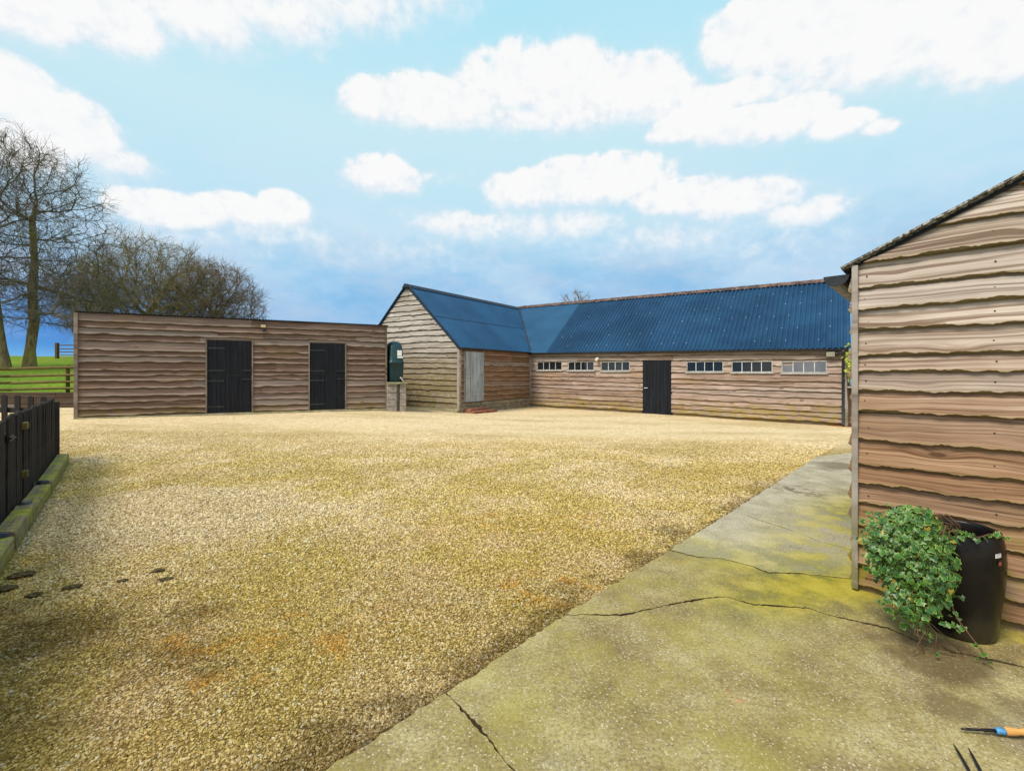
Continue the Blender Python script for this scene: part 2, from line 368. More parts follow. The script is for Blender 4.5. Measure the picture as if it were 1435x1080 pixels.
def m_lichen():
    s = new_mat('lichened_sheet'); p = s.pos(); n = s.noise(p, 45, 5, .7); n2 = s.noise(p, 9, 3, .6)
    c = s.mix(s.sm(n, .44, .58), (.07, .065, .06), (.40, .38, .35)); c = s.mix(s.sm(n2, .55, .7, 0, .6), c, (.18, .17, .14))
    return finish(s, c, .95, .15, s.bump(n, .6, .008))
M['lichen'] = m_lichen()
def m_glass(ior):
    s = new_mat('window_glass'); p = s.pos(); n = s.noise(p, 3, 3, .6)
    m = finish(s, s.mix(n, (.006, .008, .010), (.015, .018, .02)), .04, .5, s.bump(s.noise(p, 2.2, 2, .5), .06, .02))
    s.b.inputs['IOR'].default_value = ior; return m
M['glass'] = m_glass(1.5); M['glass_bright'] = m_glass(2.3)
def m_brick(name, a, b):
    s = new_mat(name); p = s.pos(); n = s.noise(p, 18, 5, .65); t = s.attr('tint')
    c = s.mix(t, a, b); c = s.mix(s.sm(n, .6, .35, 0, .6), c, (.08, .05, .035)); c = s.mix(s.sm(n, .64, .76, 0, .6), c, (.40, .36, .30))
    return finish(s, c, .95, .15, s.bump(n, .7, .008))
M['brick'] = m_brick('red_brick', (.23, .085, .05), (.33, .14, .085))
M['redslab'] = m_brick('red_tile', (.38, .08, .045), (.42, .11, .06))
M['stone'] = m_brick('plinth_stone', (.20, .17, .12), (.30, .24, .15))

def gravel_colour(s, stone):
    """Colour of the yard at a point: weathered stone, moss film, rust-coloured lichen, damp fines.  stone: 0..1 per pebble."""
    p = s.pos(); x, y, z = s.sep(p); q = s.comb(x, y, 0.0)
    big = s.noise(q, .34, 4, .6); med = s.noise(q, 1.1, 5, .62); lich = s.noise(s.vadd(q, (31, 7, 0)), 4.2, 7, .72); damp = s.noise(s.vadd(q, (3, 17, 0)), .8, 5, .65)
    c = s.ramp(stone, [(.0, (.13, .085, .04)), (.13, (.36, .25, .11)), (.34, (.54, .41, .20)), (.58, (.67, .53, .28)), (.80, (.78, .66, .42)), (.91, (.50, .45, .37)), (1.0, (.86, .79, .64))])
    far = s.sm(s.add(y, s.mul(s.add(med, -.5), 5.0)), 4.5, 11.0)
    mott = s.noise(s.vmul(q, (1, 1.6, 1)), 5.5, 7, .7)
    farc = s.mix(s.sm(mott, .34, .64), (.60, .45, .26), (.88, .76, .55))
    c = s.mix(s.mul(far, .66), c, farc)
    tan_ = s.mul(s.sm(s.noise(s.vadd(s.vmul(q, (.35, .8, 1)), (2, 9, 0)), 1.2, 5, .6), .44, .62), s.sm(y, 12, 9))
    c = s.mix(s.mul(tan_, .35), c, s.mix(stone, (.36, .21, .06), (.66, .47, .20)))
    slope = s.add(s.mul(x, .69), s.mul(y, -.72))         # grows towards the slab edge
    moss = s.mul(s.sm(s.add(med, s.mul(s.add(big, -.5), .7)), .32, .60), s.sm(y, 12.5, 6.0))
    a_ = s.mul(s.add(x, 3.7), 1 / 1.9); b_ = s.mul(s.add(y, -4.9), 1 / 1.3)
    pale = s.mul(s.sm(s.add(s.add(s.mul(a_, a_), s.mul(b_, b_)), s.mul(s.add(med, -.5), 2.2)), 1.15, .35), .85)
    moss = s.mul(moss, s.math('SUBTRACT', 1.0, pale))
    c = s.mix(s.mul(pale, .4), c, s.mix(stone, (.24, .18, .11), (.74, .64, .47)))
    c = s.mix(s.mul(moss, s.sm(stone, .9, .93, .74, .25)), c, s.mix(stone, (.17, .125, .012), (.64, .49, .11)))
    band = s.mul(s.sm(s.noise(s.vadd(s.vmul(q, (.20, .55, 1)), (5, 2, 0)), 1.0, 4, .6), .46, .64), s.sm(y, 4.5, 7.5))
    c = s.mix(s.mul(band, .42), c, s.mix(stone, (.20, .14, .03), (.48, .37, .13)))
    def near(cx, cy, rx, ry):
        a = s.mul(s.add(x, -cx), 1 / rx); b = s.mul(s.add(y, -cy), 1 / ry); return s.sm(s.add(s.mul(a, a), s.mul(b, b)), 1.0, .15)
    spots = s.math('MAXIMUM', s.math('MAXIMUM', near(-1.3, 2.55, .85, .5), near(.25, 2.95, .55, .45)), s.math('MAXIMUM', near(-1.5, 2.12, .5, .25), s.mul(near(.2, 4.4, 1.5, .5), .6)))
    orange = s.mul(s.sm(lich, .50, .64), s.math('MAXIMUM', spots, s.mul(s.sm(y, 7.0, 4.5), s.sm(lich, .66, .72))))
    c = s.mix(s.mul(orange, s.sm(stone, .25, .55, .2, .85)), c, (.60, .30, .03))
    edge = s.sm(s.add(slope, s.mul(s.add(s.noise(q, 2.2, 6, .7), -.5), 1.3)), -2.3, -1.55)
    c = s.mix(s.sm(s.add(y, s.mul(s.add(med, -.5), 4.0)), 5.2, 1.8, 0, .75), c, s.mix(1.0, c, (.66, .63, .52), 'MULTIPLY'))      # mossier, dirtier stone in the low near corner
    dmp = s.mul(s.sm(s.add(damp, s.mul(s.add(edge, s.mul(near(-2.6, 2.0, 2.2, 1.3), .45)), .30)), .60, .76), s.sm(y, 8.0, 4.0))
    c = s.mix(s.mul(dmp, .62), c, s.mix(1.0, c, (.26, .22, .20), 'MULTIPLY'))
    c = s.mix(s.sm(stone, .93, .95, 0, .25), c, (.30, .36, .36))
    return c
def m_gravel_sheet():
    s = new_mat('gravel_sheet'); p = s.pos(); x, y, z = s.sep(p)
    v = s.vor(p, 62.0); r = s.sep(v.outputs['Color'])[0]
    v2 = s.vor(p, 31.0); r2 = s.sep(v2.outputs['Color'])[0]
    c = gravel_colour(s, s.mix(.35, r, r2))
    c = s.mix(s.sm(y, 10.4, 7.4, 0, .6), c, s.mix(1.0, c, (.45, .38, .28), 'MULTIPLY'))       # fines between the loose stones
    g = s.sm(v.outputs['Distance'], .25, .75, 0, .8)
    c = s.mix(g, c, s.mix(1.0, c, (.42, .36, .28), 'MULTIPLY'))
    h = s.math('SUBTRACT', 1.0, v.outputs['Distance'])
    return finish(s, c, .95, .12, s.bump(h, .9, .012))
M['gravel'] = m_gravel_sheet()
def m_pebble():
    s = new_mat('pebbles'); oi = s.node('ShaderNodeObjectInfo')
    c = gravel_colour(s, oi.outputs['Random'])
    n = s.noise(s.pos(), 160, 3, .6)
    c = s.mix(s.sm(n, .35, .65), s.mix(1.0, c, (.78, .75, .7), 'MULTIPLY'), c)
    return finish(s, c, .85, .2)
M['pebble'] = m_pebble()
def m_slab():
    s = new_mat('concrete_slab'); p = s.pos(); x, y, z = s.sep(p); q = s.comb(x, y, 0.0)
    big = s.noise(q, .9, 5, .62); med = s.noise(q, 3.2, 6, .65); fine = s.noise(q, 60, 5, .7); grit = s.vor(p, 105.0)
    gr = s.sep(grit.outputs['Color'])[0]; grd = grit.outputs['Distance']
    c = s.ramp(med, [(.32, (.17, .13, .055)), (.50, (.26, .21, .095)), (.68, (.36, .31, .165))])
    c = s.mix(s.sm(big, .52, .68, 0, .7), c, (.29, .26, .18))
    brn = s.mul(s.sm(s.noise(s.vadd(q, (4, 8, 0)), 1.6, 7, .7), .46, .64), s.sm(s.add(x, s.mul(med, .8)), .3, 1.6))
    c = s.mix(s.mul(brn, .6), c, (.185, .13, .075))
    pit = s.sm(s.noise(q, 16, 6, .72), .40, .30); c = s.mix(s.mul(pit, .5), c, (.15, .115, .06))
    bare = s.sm(s.add(s.mul(y, 1.0), s.mul(s.add(x, -1.1), -1.15)), 2.55, 2.75)     # the later, smoother pour beyond the joint
    far = s.sm(y, 3.3, 3.9)
    t_ = s.attr('tint')
    c = s.mix(s.mul(s.math('GREATER_THAN', t_, .75), s.sm(med, .25, .6, .75, 1.0)), c, s.ramp(med, [(.3, (.27, .245, .175)), (.7, (.46, .43, .345))]))
    c = s.mix(s.sm(fine, .58, .38, 0, .7), c, s.mix(1.0, c, (.5, .46, .40), 'MULTIPLY'))
    st = s.mul(s.math('LESS_THAN', grd, .45), s.math('GREATER_THAN', gr, .62))
    c = s.mix(s.mul(st, .6), c, s.mix(s.sep(grit.outputs['Color'])[1], (.05, .042, .035), (.58, .52, .40)))
    # moss hugging the shed's foot
    dline = s.math('ABSOLUTE', s.add(s.add(s.mul(s.add(x, -2.25), -.726), s.mul(s.add(y, -2.98), .688)), -.08))
    side = s.mul(s.sm(dline, 1.0, .1), s.sm(s.add(med, s.mul(s.add(big, -.5), .8)), .27, .50))
    side = s.mul(s.mul(side, s.sm(y, 6.2, 4.6)), s.sm(s.add(y, s.mul(s.add(big, -.5), .8)), 2.45, 2.95))
    front = s.math('ABSOLUTE', s.add(s.add(s.mul(s.add(x, -2.25), -.688), s.mul(s.add(y, -2.98), -.726)), -.05))
    fr = s.mul(s.mul(s.sm(front, .55, .05), .7), s.sm(s.add(med, s.mul(s.add(big, -.5), .6)), .36, .58))
    mo = s.math('MAXIMUM', side, fr)
    film = s.mul(s.sm(s.noise(s.vadd(q, (9, 2, 0)), 2.6, 8, .75), .40, .66), s.sm(y, 5.5, 3.5))
    film = s.mul(film, s.sm(x, 2.2, .6, .35, 1.0))
    c = s.mix(s.mul(film, .46), c, (.27, .235, .045))
    c = s.mix(s.mul(mo, .74), c, s.mix(s.sm(med, .4, .6), (.13, .135, .008), (.33, .27, .012)))
    # soil spilt round the pot and by the tools
    def blot(cx, cy, r):
        n_ = s.add(s.math('SQRT', s.add(s.mul(s.add(x, -cx), s.add(x, -cx)), s.mul(s.add(y, -cy), s.add(y, -cy)))), s.mul(s.add(med, -.5), .5))
        return s.sm(n_, r, r * .45)
    bl = s.math('MAXIMUM', s.math('MAXIMUM', s.mul(blot(4.95, 7.0, .42), .8), s.math('MAXIMUM', s.mul(blot(3.45, 5.5, .34), s.sm(s.noise(q, 9, 5, .7), .48, .56)), blot(2.15, 2.28, .33))), s.math('MAXIMUM', s.mul(blot(1.85, 1.93, .15), .6), s.mul(blot(2.15, 1.95, .12), .6)))
    c = s.mix(s.mul(bl, s.sm(fine, .35, .6, .35, .9)), c, (.075, .05, .026))
    rd = s.mul(blot(.99, 1.96, .07), s.sm(s.noise(s.vmul(q, (1, 3, 1)), 22, 4, .7), .46, .58)); c = s.mix(s.mul(rd, .8), c, (.55, .09, .08))
    hgt = s.add(s.mul(fine, .7), s.mul(st, .35))
    return finish(s, c, s.sm(med, .3, .7, .85, .98), .08, s.bump(hgt, .55, .006, s.bump(med, .25, .03)))
M['slab'] = m_slab()
def m_grass():
    s = new_mat('field_grass'); p = s.pos(); n = s.noise(p, .25, 5, .6); f = s.noise(s.vmul(p, (1, .6, 1)), 9, 5, .7)
    c = s.mix(s.sm(n, .3, .7), (.10, .17, .010), (.21, .25, .015)); c = s.mix(s.sm(f, .62, .35), c, (.04, .10, .008))
    return finish(s, c, .9, .1, s.bump(f, .8, .08))
M['grass'] = m_grass()
def m_bark(name, a, b, g):
    s = new_mat(name); p = s.pos(); n = s.noise(s.vmul(p, (5, 5, 1.2)), 2.0, 5, .65); n2 = s.noise(p, .8, 3, .5)
    c = s.mix(s.sm(n, .35, .65), a, b); c = s.mix(s.sm(n2, .45, .65, 0, .7), c, g)
    return finish(s, c, .95, .1, s.bump(n, .8, .04))
M['bark'] = m_bark('oak_bark', (.10, .075, .04), (.25, .19, .10), (.21, .19, .04))
M['twig'] = m_bark('oak_twig', (.10, .085, .075), (.17, .145, .125), (.14, .13, .07))
M['twig_olive'] = m_bark('olive_twig', (.14, .11, .06), (.22, .175, .10), (.20, .18, .065))
M['twig_red'] = m_bark('red_twig', (.13, .09, .07), (.21, .145, .11), (.17, .145, .07))
def m_ivy():
    s = new_mat('variegated_leaf'); e = s.attr('edge'); t = s.attr('tint'); p = s.pos(); n = s.noise(p, 70, 3, .6)
    g = s.mix(t, (.004, .040, .007), (.030, .125, .010)); g = s.mix(s.sm(n, .52, .68, 0, .4), g, (.07, .20, .05))
    rim = s.mix(t, (.12, .22, .02), (.40, .44, .09))
    c = s.mix(s.sm(s.add(e, s.mul(s.add(n, -.5), .9)), .58, .86), g, rim)
    c = s.mix(s.math('GREATER_THAN', t, .972), c, s.mix(n, (.30, .30, .03), (.22, .10, .03)))
    m = finish(s, c, .42, .4); s.b.inputs['Subsurface Weight'].default_value = 0.0; return m
M['ivy'] = m_ivy()
def m_leaf2():
    s = new_mat('yellow_green_leaf'); t = s.attr('tint'); c = s.mix(t, (.20, .26, .025), (.42, .42, .05)); return finish(s, c, .5, .3)
M['leaf2'] = m_leaf2()

# ------------------------------------------------------------------ the lie of the land
cp = np.array([(0, 0, 0), (-3, -3, 0), (4, -3, 0), (2.25, 3, 0), (-3.7, 3.3, 0), (-7.2, 7.3, .02), (-11.1, 11.6, .29), (-7.6, 13.3, .27), (-4.1, 15, .24), (-1.9, 16.3, .05), (.8, 20, .03), (5.3, 16.8, -.03),
               (9.9, 13.4, -.11), (5.2, 7.8, -.02), (9, 8, -.03), (-15, 15.5, .26), (-30, 16, .2), (-12, 4, 0), (0, 10, .03), (-3, 7, 0), (.3, 2.65, 0), (-.7, 1.6, 0), (1.3, 3.65, 0), (12, 20, -.1), (-8, 22, .2), (-30, 0, 0), (18, 5, 0), (18, 18, -.1)], float)
def _phi(r): return np.where(r > 1e-9, r * r * np.log(np.maximum(r, 1e-9)), 0)
_n = len(cp); _A = np.zeros((_n + 3, _n + 3)); _d = np.hypot(cp[:, None, 0] - cp[None, :, 0], cp[:, None, 1] - cp[None, :, 1])
_A[:_n, :_n] = _phi(_d) + np.eye(_n) * .3; _A[:_n, _n] = 1; _A[:_n, _n+1:] = cp[:, :2]; _A[_n, :_n] = 1; _A[_n+1:, :_n] = cp[:, :2].T
_w = np.linalg.solve(_A, np.r_[cp[:, 2], 0, 0, 0])
def yard_z(x, y):
    x = np.asarray(x, float); y = np.asarray(y, float)
    r = np.hypot(x[..., None] - cp[:, 0], y[..., None] - cp[:, 1])
    return _phi(r) @ _w[:_n] + _w[_n] + _w[_n+1] * x + _w[_n+2] * y
def gz(x, y): return float(yard_z(x, y))
def smooth(a, b, x): t = np.clip((np.asarray(x, float) - a) / (b - a), 0, 1); return t * t * (3 - 2 * t)
def field_z(x, y):
    x = np.asarray(x, float); y = np.asarray(y, float)
    y0 = 16.35 + 17 * smooth(-9, 2, x)
    dd = y - y0
    near = .62 + .108 * np.clip(dd, 0, 18) + .050 * np.clip(dd - 18, 0, 25) + .020 * np.clip(dd - 43, 0, 900)
    near = near * smooth(-1, 14, dd) * smooth(-9, 2, x) + near * (1 - smooth(-9, 2, x))
    return np.where(dd < -.05, -.5, near) + .05 * np.sin(x * .7) * np.sin(y * .5) * (dd > .5)

xs = np.r_[np.linspace(-30, -14, 17), np.linspace(-13.5, 10, 80), np.linspace(10.5, 22, 24)]; ys = np.r_[np.linspace(-6, -.5, 10), np.linspace(0, 21, 90), np.linspace(21.5, 34, 20)]
gx_, gy_ = np.meshgrid(xs, ys); zz = yard_z(gx_, gy_) - .022 + .006 * np.sin(gx_ * 3.1 + gy_) * np.sin(gy_ * 2.7)
def grid_faces(nx, ny):
    i = np.arange(nx - 1)[None, :] + np.arange(ny - 1)[:, None] * nx; i = i.ravel(); return np.c_[i, i + 1, i + 1 + nx, i + nx]
tag(np_mesh('gravel_yard', np.c_[gx_.ravel(), gy_.ravel(), zz.ravel()], grid_faces(len(xs), len(ys)), M['gravel']), kind='structure')
xs = np.r_[-1500, -900, -500, -260, -150, np.linspace(-100, 60, 110), 90, 150, 300, 600, 1500]
ys = np.r_[-400, -150, -40, -10, 5, 15.9, 16.28, 16.36, 16.6, np.linspace(17, 60, 60), 70, 85, 105, 140, 200, 300, 500, 900, 1500]
gx_, gy_ = np.meshgrid(xs, ys)
tag(np_mesh('field', np.c_[gx_.ravel(), gy_.ravel(), field_z(gx_, gy_).ravel()], grid_faces(len(xs), len(ys)), M['grass']), kind='structure')

# concrete slab in broken pieces, real gaps along the cracks
sd = Vector((.69, .724)); sd.normalize()
E = lambda t: (-.70 + sd.x * t, 1.61 + sd.y * t)
def jag(pts, step, amp, seed):
    r_ = random.Random(seed); o = []
    for a, b in zip(pts, pts[1:]):
        a, b = Vector(a), Vector(b); L = (b - a).length; k = max(1, int(L / step)); nn = Vector((-(b - a).y, (b - a).x)).normalized()
        for i in range(k): o.append(a.lerp(b, i / k) + nn * (r_.uniform(-amp, amp) if i else 0))
    o.append(Vector(pts[-1])); return o
def shift(pts, dlt):
    """Half of a crack: its width wanders from hairline to open, the same on both sides."""
    o = []; f0 = pts[0].x * 7 + pts[0].y * 3
    for i, p in enumerate(pts):
        k = max(.12, .55 + .55 * math.sin(i * .21 + f0) + .30 * math.sin(i * .63 + f0 * 2) + .22 * math.sin(i * 1.9))
        d_ = pts[min(i + 1, len(pts) - 1)] - pts[max(i - 1, 0)]; n_ = Vector((-d_.y, d_.x)).normalized(); o.append(p + n_ * dlt * min(k, 1.25))
    return o
cA = jag([gp(x, y) for x, y in ((625, 970), (640, 985), (665, 1012), (690, 1040), (705, 1062), (722, 1080))] + [(.06, 1.3), (.2, .6), (.3, -1.5)], .012, .0035, 1)
cB = jag([gp(x, y) for x, y in ((790, 862), (820, 861), (870, 862), (920, 851), (990, 838), (1018, 836), (1055, 847), (1089, 849), (1133, 852), (1159, 861), (1198, 870), (1245, 880), (1300, 905), (1435, 935))] + [(4.5, 1.9)], .016, .0055, 2)
cC = jag([gp(x, y) for x, y in ((938, 771), (978, 781), (1011, 783), (1055, 794), (1076, 803), (1118, 804), (1198, 812))] + [(4.5, 2.6)], .022, .0065, 3)
cD = jag([gp(x, y) for x, y in ((1027, 716), (1066, 730), (1115, 746), (1149, 760), (1175, 766), (1200, 774))] + [(5.2, 3.9)], .03, .006, 4)
def edge_pts(p, q, seed): return jag([tuple(p), tuple(q)], .035, .011, seed)
far_end = jag([gp(1145, 640), (6.2, 8.2), (9.5, 8.6)], .12, .02, 9)
e0, e1 = Vector(E(-3.2)), Vector(far_end[0])
P1 = edge_pts(e0, cA[0], 11)[:-1] + shift(cA, -.007) + [Vector((-3.4, -1.5))]
P2 = edge_pts(cA[0], cB[0], 12)[1:-1] + shift(cB, -.007) + [Vector((4.5, -1.5))] + shift(cA, .007)[::-1]
P3 = edge_pts(cB[0], cC[0], 13)[1:-1] + shift(cC, -.006) + shift(cB, .007)[::-1]
P4 = edge_pts(cC[0], cD[0], 14)[1:-1] + shift(cD, -.004) + shift(cC, .006)[::-1]
P5 = edge_pts(cD[0], e1, 15)[1:-1] + far_end + shift(cD, .004)[::-1]
mb = MB()
for P, dz_, tnt in ((P1, -.002, .1), (P2, .0, .3), (P3, .003, .5), (P4, .006, .9), (P5, .007, .95)):
    mb.t = tnt
    a = [mb.vert((p.x, p.y, dz_)) for p in P]; b = [mb.vert((p.x, p.y, -.07)) for p in P]
    mb.cur = 0; mb.face(*a); mb.cur = 1; mb.quadstrip(b, a, True)
tag(mb.build('concrete_slab', [M['slab'], M['crack_dirt']]), kind='structure')
mb = MB(); a = [mb.vert(q) for q in ((-3.2, -1.4, -.012), (4.4, -1.4, -.012), (9, 8.2, -.012), (5.6, 7.8, -.012), (-2.2, .0, -.012))]; mb.face(*a)
tag(mb.build('ground', M['soil']), kind='structure')

# loose stones on the near yard
kerb0 = Vector((-7.12, 7.33)); kerb1 = Vector((-3.70, 3.31)); kd_ = (kerb1 - kerb0).normalized(); kn_ = Vector((-kd_.y, kd_.x))
if kn_.x < 0: kn_ = -kn_
def stone_r(Y): return .0036 + .00088 * (Y - 1.2)
YM = 10.5; n = 2000000
Y = np.sqrt(nrng.uniform(1.2 ** 2, YM ** 2, n)); X = nrng.uniform(-1.22, .9, n) * Y
k = nrng.random(n) < (.0044 / stone_r(Y)) ** 2 * np.clip((YM - Y) / 3.0, 0, 1) * .62
X, Y = X[k], Y[k]
slab_side = (X - E(0)[0]) * sd.y - (Y - E(0)[1]) * sd.x
fence_side = (X - kerb0.x) * kn_.x + (Y - kerb0.y) * kn_.y
k = (slab_side < nrng.normal(0, .012, len(X)) - .004) & ((fence_side > .01) | (Y > 7.6))
k |= (nrng.random(len(X)) < .0035 * np.exp(-np.maximum(slab_side, 0) / .25)) & (slab_side > 0) & (slab_side < .9)
PX, PY = X[k], Y[k]; PS = stone_r(PY) * (.72 + .95 * nrng.random(len(PX)) ** 2.2)
PZ_UP = np.where(slab_side[k] > -.012, .019, 0)
PZ = yard_z(PX, PY) + PZ_UP - .022 + PS * .25 + .006 * np.sin(PX * 3.1 + PY) * np.sin(PY * 2.7)
me = bpy.data.meshes.new('loose_gravel'); me.vertices.add(len(PX)); me.vertices.foreach_set('co', np.c_[PX, PY, PZ].astype(np.float32).ravel())
me.attributes.new('size', 'FLOAT', 'POINT').data.foreach_set('value', PS.astype(np.float32))
og = bpy.data.objects.new('loose_gravel', me); COL.objects.link(og); tag(og, 'loose cream and olive gravel stones over the near yard', 'gravel', kind='stuff')
gn = bpy.data.node_groups.new('pebble_scatter', 'GeometryNodeTree')
gn.interface.new_socket('Geometry', in_out='INPUT', socket_type='NodeSocketGeometry'); gn.interface.new_socket('Geometry', in_out='OUTPUT', socket_type='NodeSocketGeometry')
g = NT(gn); gi = g.node('NodeGroupInput'); go = g.node('NodeGroupOutput')
ico = g.node('GeometryNodeMeshIcoSphere'); ico.inputs['Radius'].default_value = 1.0; ico.inputs['Subdivisions'].default_value = 2
sp = g.node('GeometryNodeSetPosition'); nz = g.node('ShaderNodeTexNoise'); nz.inputs['Scale'].default_value = .9; nz.inputs['Detail'].default_value = 1.5
off = g.vmul(g.vadd(nz.outputs['Color'], (-.5, -.5, -.5)), (1.3, 1.3, 1.3))
gn.links.new(ico.outputs[0], sp.inputs['Geometry']); gn.links.new(off, sp.inputs['Offset'])
smat = g.node('GeometryNodeSetMaterial'); smat.inputs['Material'].default_value = M['pebble']
gn.links.new(sp.outputs[0], smat.inputs['Geometry'])
iop = g.node('GeometryNodeInstanceOnPoints'); gn.links.new(gi.outputs[0], iop.inputs['Points']); gn.links.new(smat.outputs[0], iop.inputs['Instance'])
rv = g.node('FunctionNodeRandomValue', data_type='FLOAT_VECTOR'); rv.inputs[0].default_value = (-.5, -.5, 0); rv.inputs[1].default_value = (.5, .5, 6.28)
gn.links.new(rv.outputs[0], iop.inputs['Rotation'])
na = g.node('GeometryNodeInputNamedAttribute', data_type='FLOAT'); na.inputs['Name'].default_value = 'size'
rs = g.node('FunctionNodeRandomValue', data_type='FLOAT_VECTOR'); rs.inputs[0].default_value = (.8, .65, .42); rs.inputs[1].default_value = (1.45, 1.05, .8); rs.inputs['Seed'].default_value = 5
vs = g.node('ShaderNodeVectorMath', operation='SCALE'); gn.links.new(rs.outputs[0], vs.inputs[0]); gn.links.new(na.outputs[0], vs.inputs['Scale'])
gn.links.new(vs.outputs[0], iop.inputs['Scale']); gn.links.new(iop.outputs[0], go.inputs[0])
og.modifiers.new('scatter', 'NODES').node_group = gn

# ------------------------------------------------------------------ cladding, roofs, doors
def boards(mb, P0, U, N, L, rows, openings=(), top=None, tilt=None, lap=(.004, .030), wav=.012, step=.08, seed=0, joint=3.6, bump_amp=1.0, cham=(.016, .022), rag=.0):
    """Waney-edged lapped boards on one wall face; each board tapers back under the one above it."""
    r_ = random.Random(seed); U = Vector((*U, 0)); N = Vector((*N, 0)); P0 = Vector(P0)
    tz = tilt or (lambda u: 0.0)
    for (hb, ht) in rows:
        js = [0.0]; x = r_.uniform(.35, 1.0) * joint
        while x < L - .6: js.append(x); x += r_.uniform(.8, 1.3) * joint
        js.append(L)
        ph = [(r_.uniform(0, 6.28), r_.uniform(.35, 1.0) * k, a * r_.uniform(.3, 1)) for k, a in ((1.1, 1), (2.3, .8), (5.0, .55), (9.5, .3), (19, .16))]
        bumps = [(r_.uniform(0, L), r_.uniform(.06, .22), r_.uniform(-1.6, 1.2) * bump_amp) for _ in range(max(1, int(L * .6)))]
        slope_ = r_.uniform(-.003, .003)
        def wv(u): return wav * (sum(a * math.sin(k * u + p) for p, k, a in ph) * .62 + sum(a * math.exp(-((u - c) / w_) ** 2) for c, w_, a in bumps) * .75) + slope_ * (u - L / 2)
        for a, b in zip(js, js[1:]):
            tint = r_.random(); gx = r_.uniform(0, 90); bid = r_.uniform(0, 50); thick = r_.uniform(.8, 1.25)
            brk = sorted({a, b} | {e for o in openings for e in o[:2] if a < e < b})
            for x0, x1 in zip(brk, brk[1:]):
                if x1 - x0 < .01: continue
                mid = (x0 + x1) / 2; zs = [(hb, ht)]
                for (o0, o1, ob, ot) in openings:
                    if o0 < mid < o1:
                        nz_ = []
                        for q0, q1 in zs:
                            if ot <= q0 or ob >= q1: nz_.append((q0, q1)); continue
                            if ob > q0 + .01: nz_.append((q0, ob))
                            if ot < q1 - .01: nz_.append((ot, q1))
                        zs = nz_
                for q0, q1 in zs:
                    n = max(1, int(math.ceil((x1 - x0) / step))); prev = None; first = last = None
                    for i in range(n + 1):
                        u = x0 + (x1 - x0) * i / n
                        zb = q0 + (wv(u) if q0 == hb else 0); zt = q1 + (.03 if q1 == ht else 0)
                        if top: zt = min(zt, top(u)); 
                        if zt - zb < .006: prev = None; continue
                        def o_(z): return lap[0] + (lap[1] * thick - lap[0]) * min(max((ht + .03 - z) / (ht + .03 - hb), 0), 1)
                        def pt(o, z): return P0 + U * u + N * o + Vector((0, 0, z + tz(u)))
                        ob_ = o_(zb)
                        cw_ = cham[1] * (1 + .35 * math.sin(u * 6.3 + ph[1][0]) + .3 * math.sin(u * 15 + ph[2][0]) + (.35 * math.sin(u * 47 + ph[3][0]) + r_.uniform(-.3, .3) if rag else 0)) if q0 == hb else .006
                        if rag and q0 == hb: zb += r_.uniform(-rag, rag) + rag * 1.2 * math.sin(u * 61 + ph[4][0])
                        col = [mb.vert(pt(-.004, zb + .004), tint, 1.0, (gx + u, zb - q0, bid)), mb.vert(pt(max(ob_ - cham[0], .0), zb), tint, 1.0, (gx + u, zb - q0, bid)),
                               mb.vert(pt(ob_, zb + min(cw_, (zt - zb) * .3)), tint, .9 if q0 == hb else 0.0, (gx + u, zb - q0 + cw_, bid)), mb.vert(pt(o_(zb + cw_ + .006), zb + min(cw_ + .007, (zt - zb) * .6)), tint, 0.0, (gx + u, zb - q0 + cw_ + .007, bid)),
                               mb.vert(pt(o_(zt), zt), tint, 0.0, (gx + u, zt - q0, bid))]
                        if prev: 
                            for k in range(4): mb.face(prev[k], col[k], col[k+1], prev[k+1])
                        else: mb.face(col[4], col[3], col[2], col[1], col[0]); 
                        prev = col
                    if prev: mb.face(*prev)
def rows_even(z0, z1, h, seed, var=.16):
    r_ = random.Random(seed); n = max(1, round((z1 - z0) / h)); c = np.array([r_.uniform(1 - var, 1 + var) for _ in range(n)]); c = np.r_[0, np.cumsum(c)]; c = z0 + (z1 - z0) * c / c[-1]
    return [(float(a), float(b)) for a, b in zip(c, c[1:])]
def backing(mb, P0, U, N, L, z0, outline, openings=(), tz=None, depth=.10, front=-.004):
    """Solid core behind the boards: outline = list of (u, z) along the top."""
    U3 = Vector((*U, 0)); N3 = Vector((*N, 0)); P0 = Vector(P0); tz = tz or (lambda u: 0.0)
    pts = [(0, z0)] + [(L, z0)] + outline[::-1]
    A = [mb.vert(P0 + U3*u + N3*front + Vector((0, 0, z + tz(u)))) for u, z in pts]; B = [mb.vert(P0 + U3*u + N3*(front - depth) + Vector((0, 0, z + tz(u)))) for u, z in pts]
    mb.face(*A); mb.face(*B[::-1]); mb.quadstrip(B, A, True)
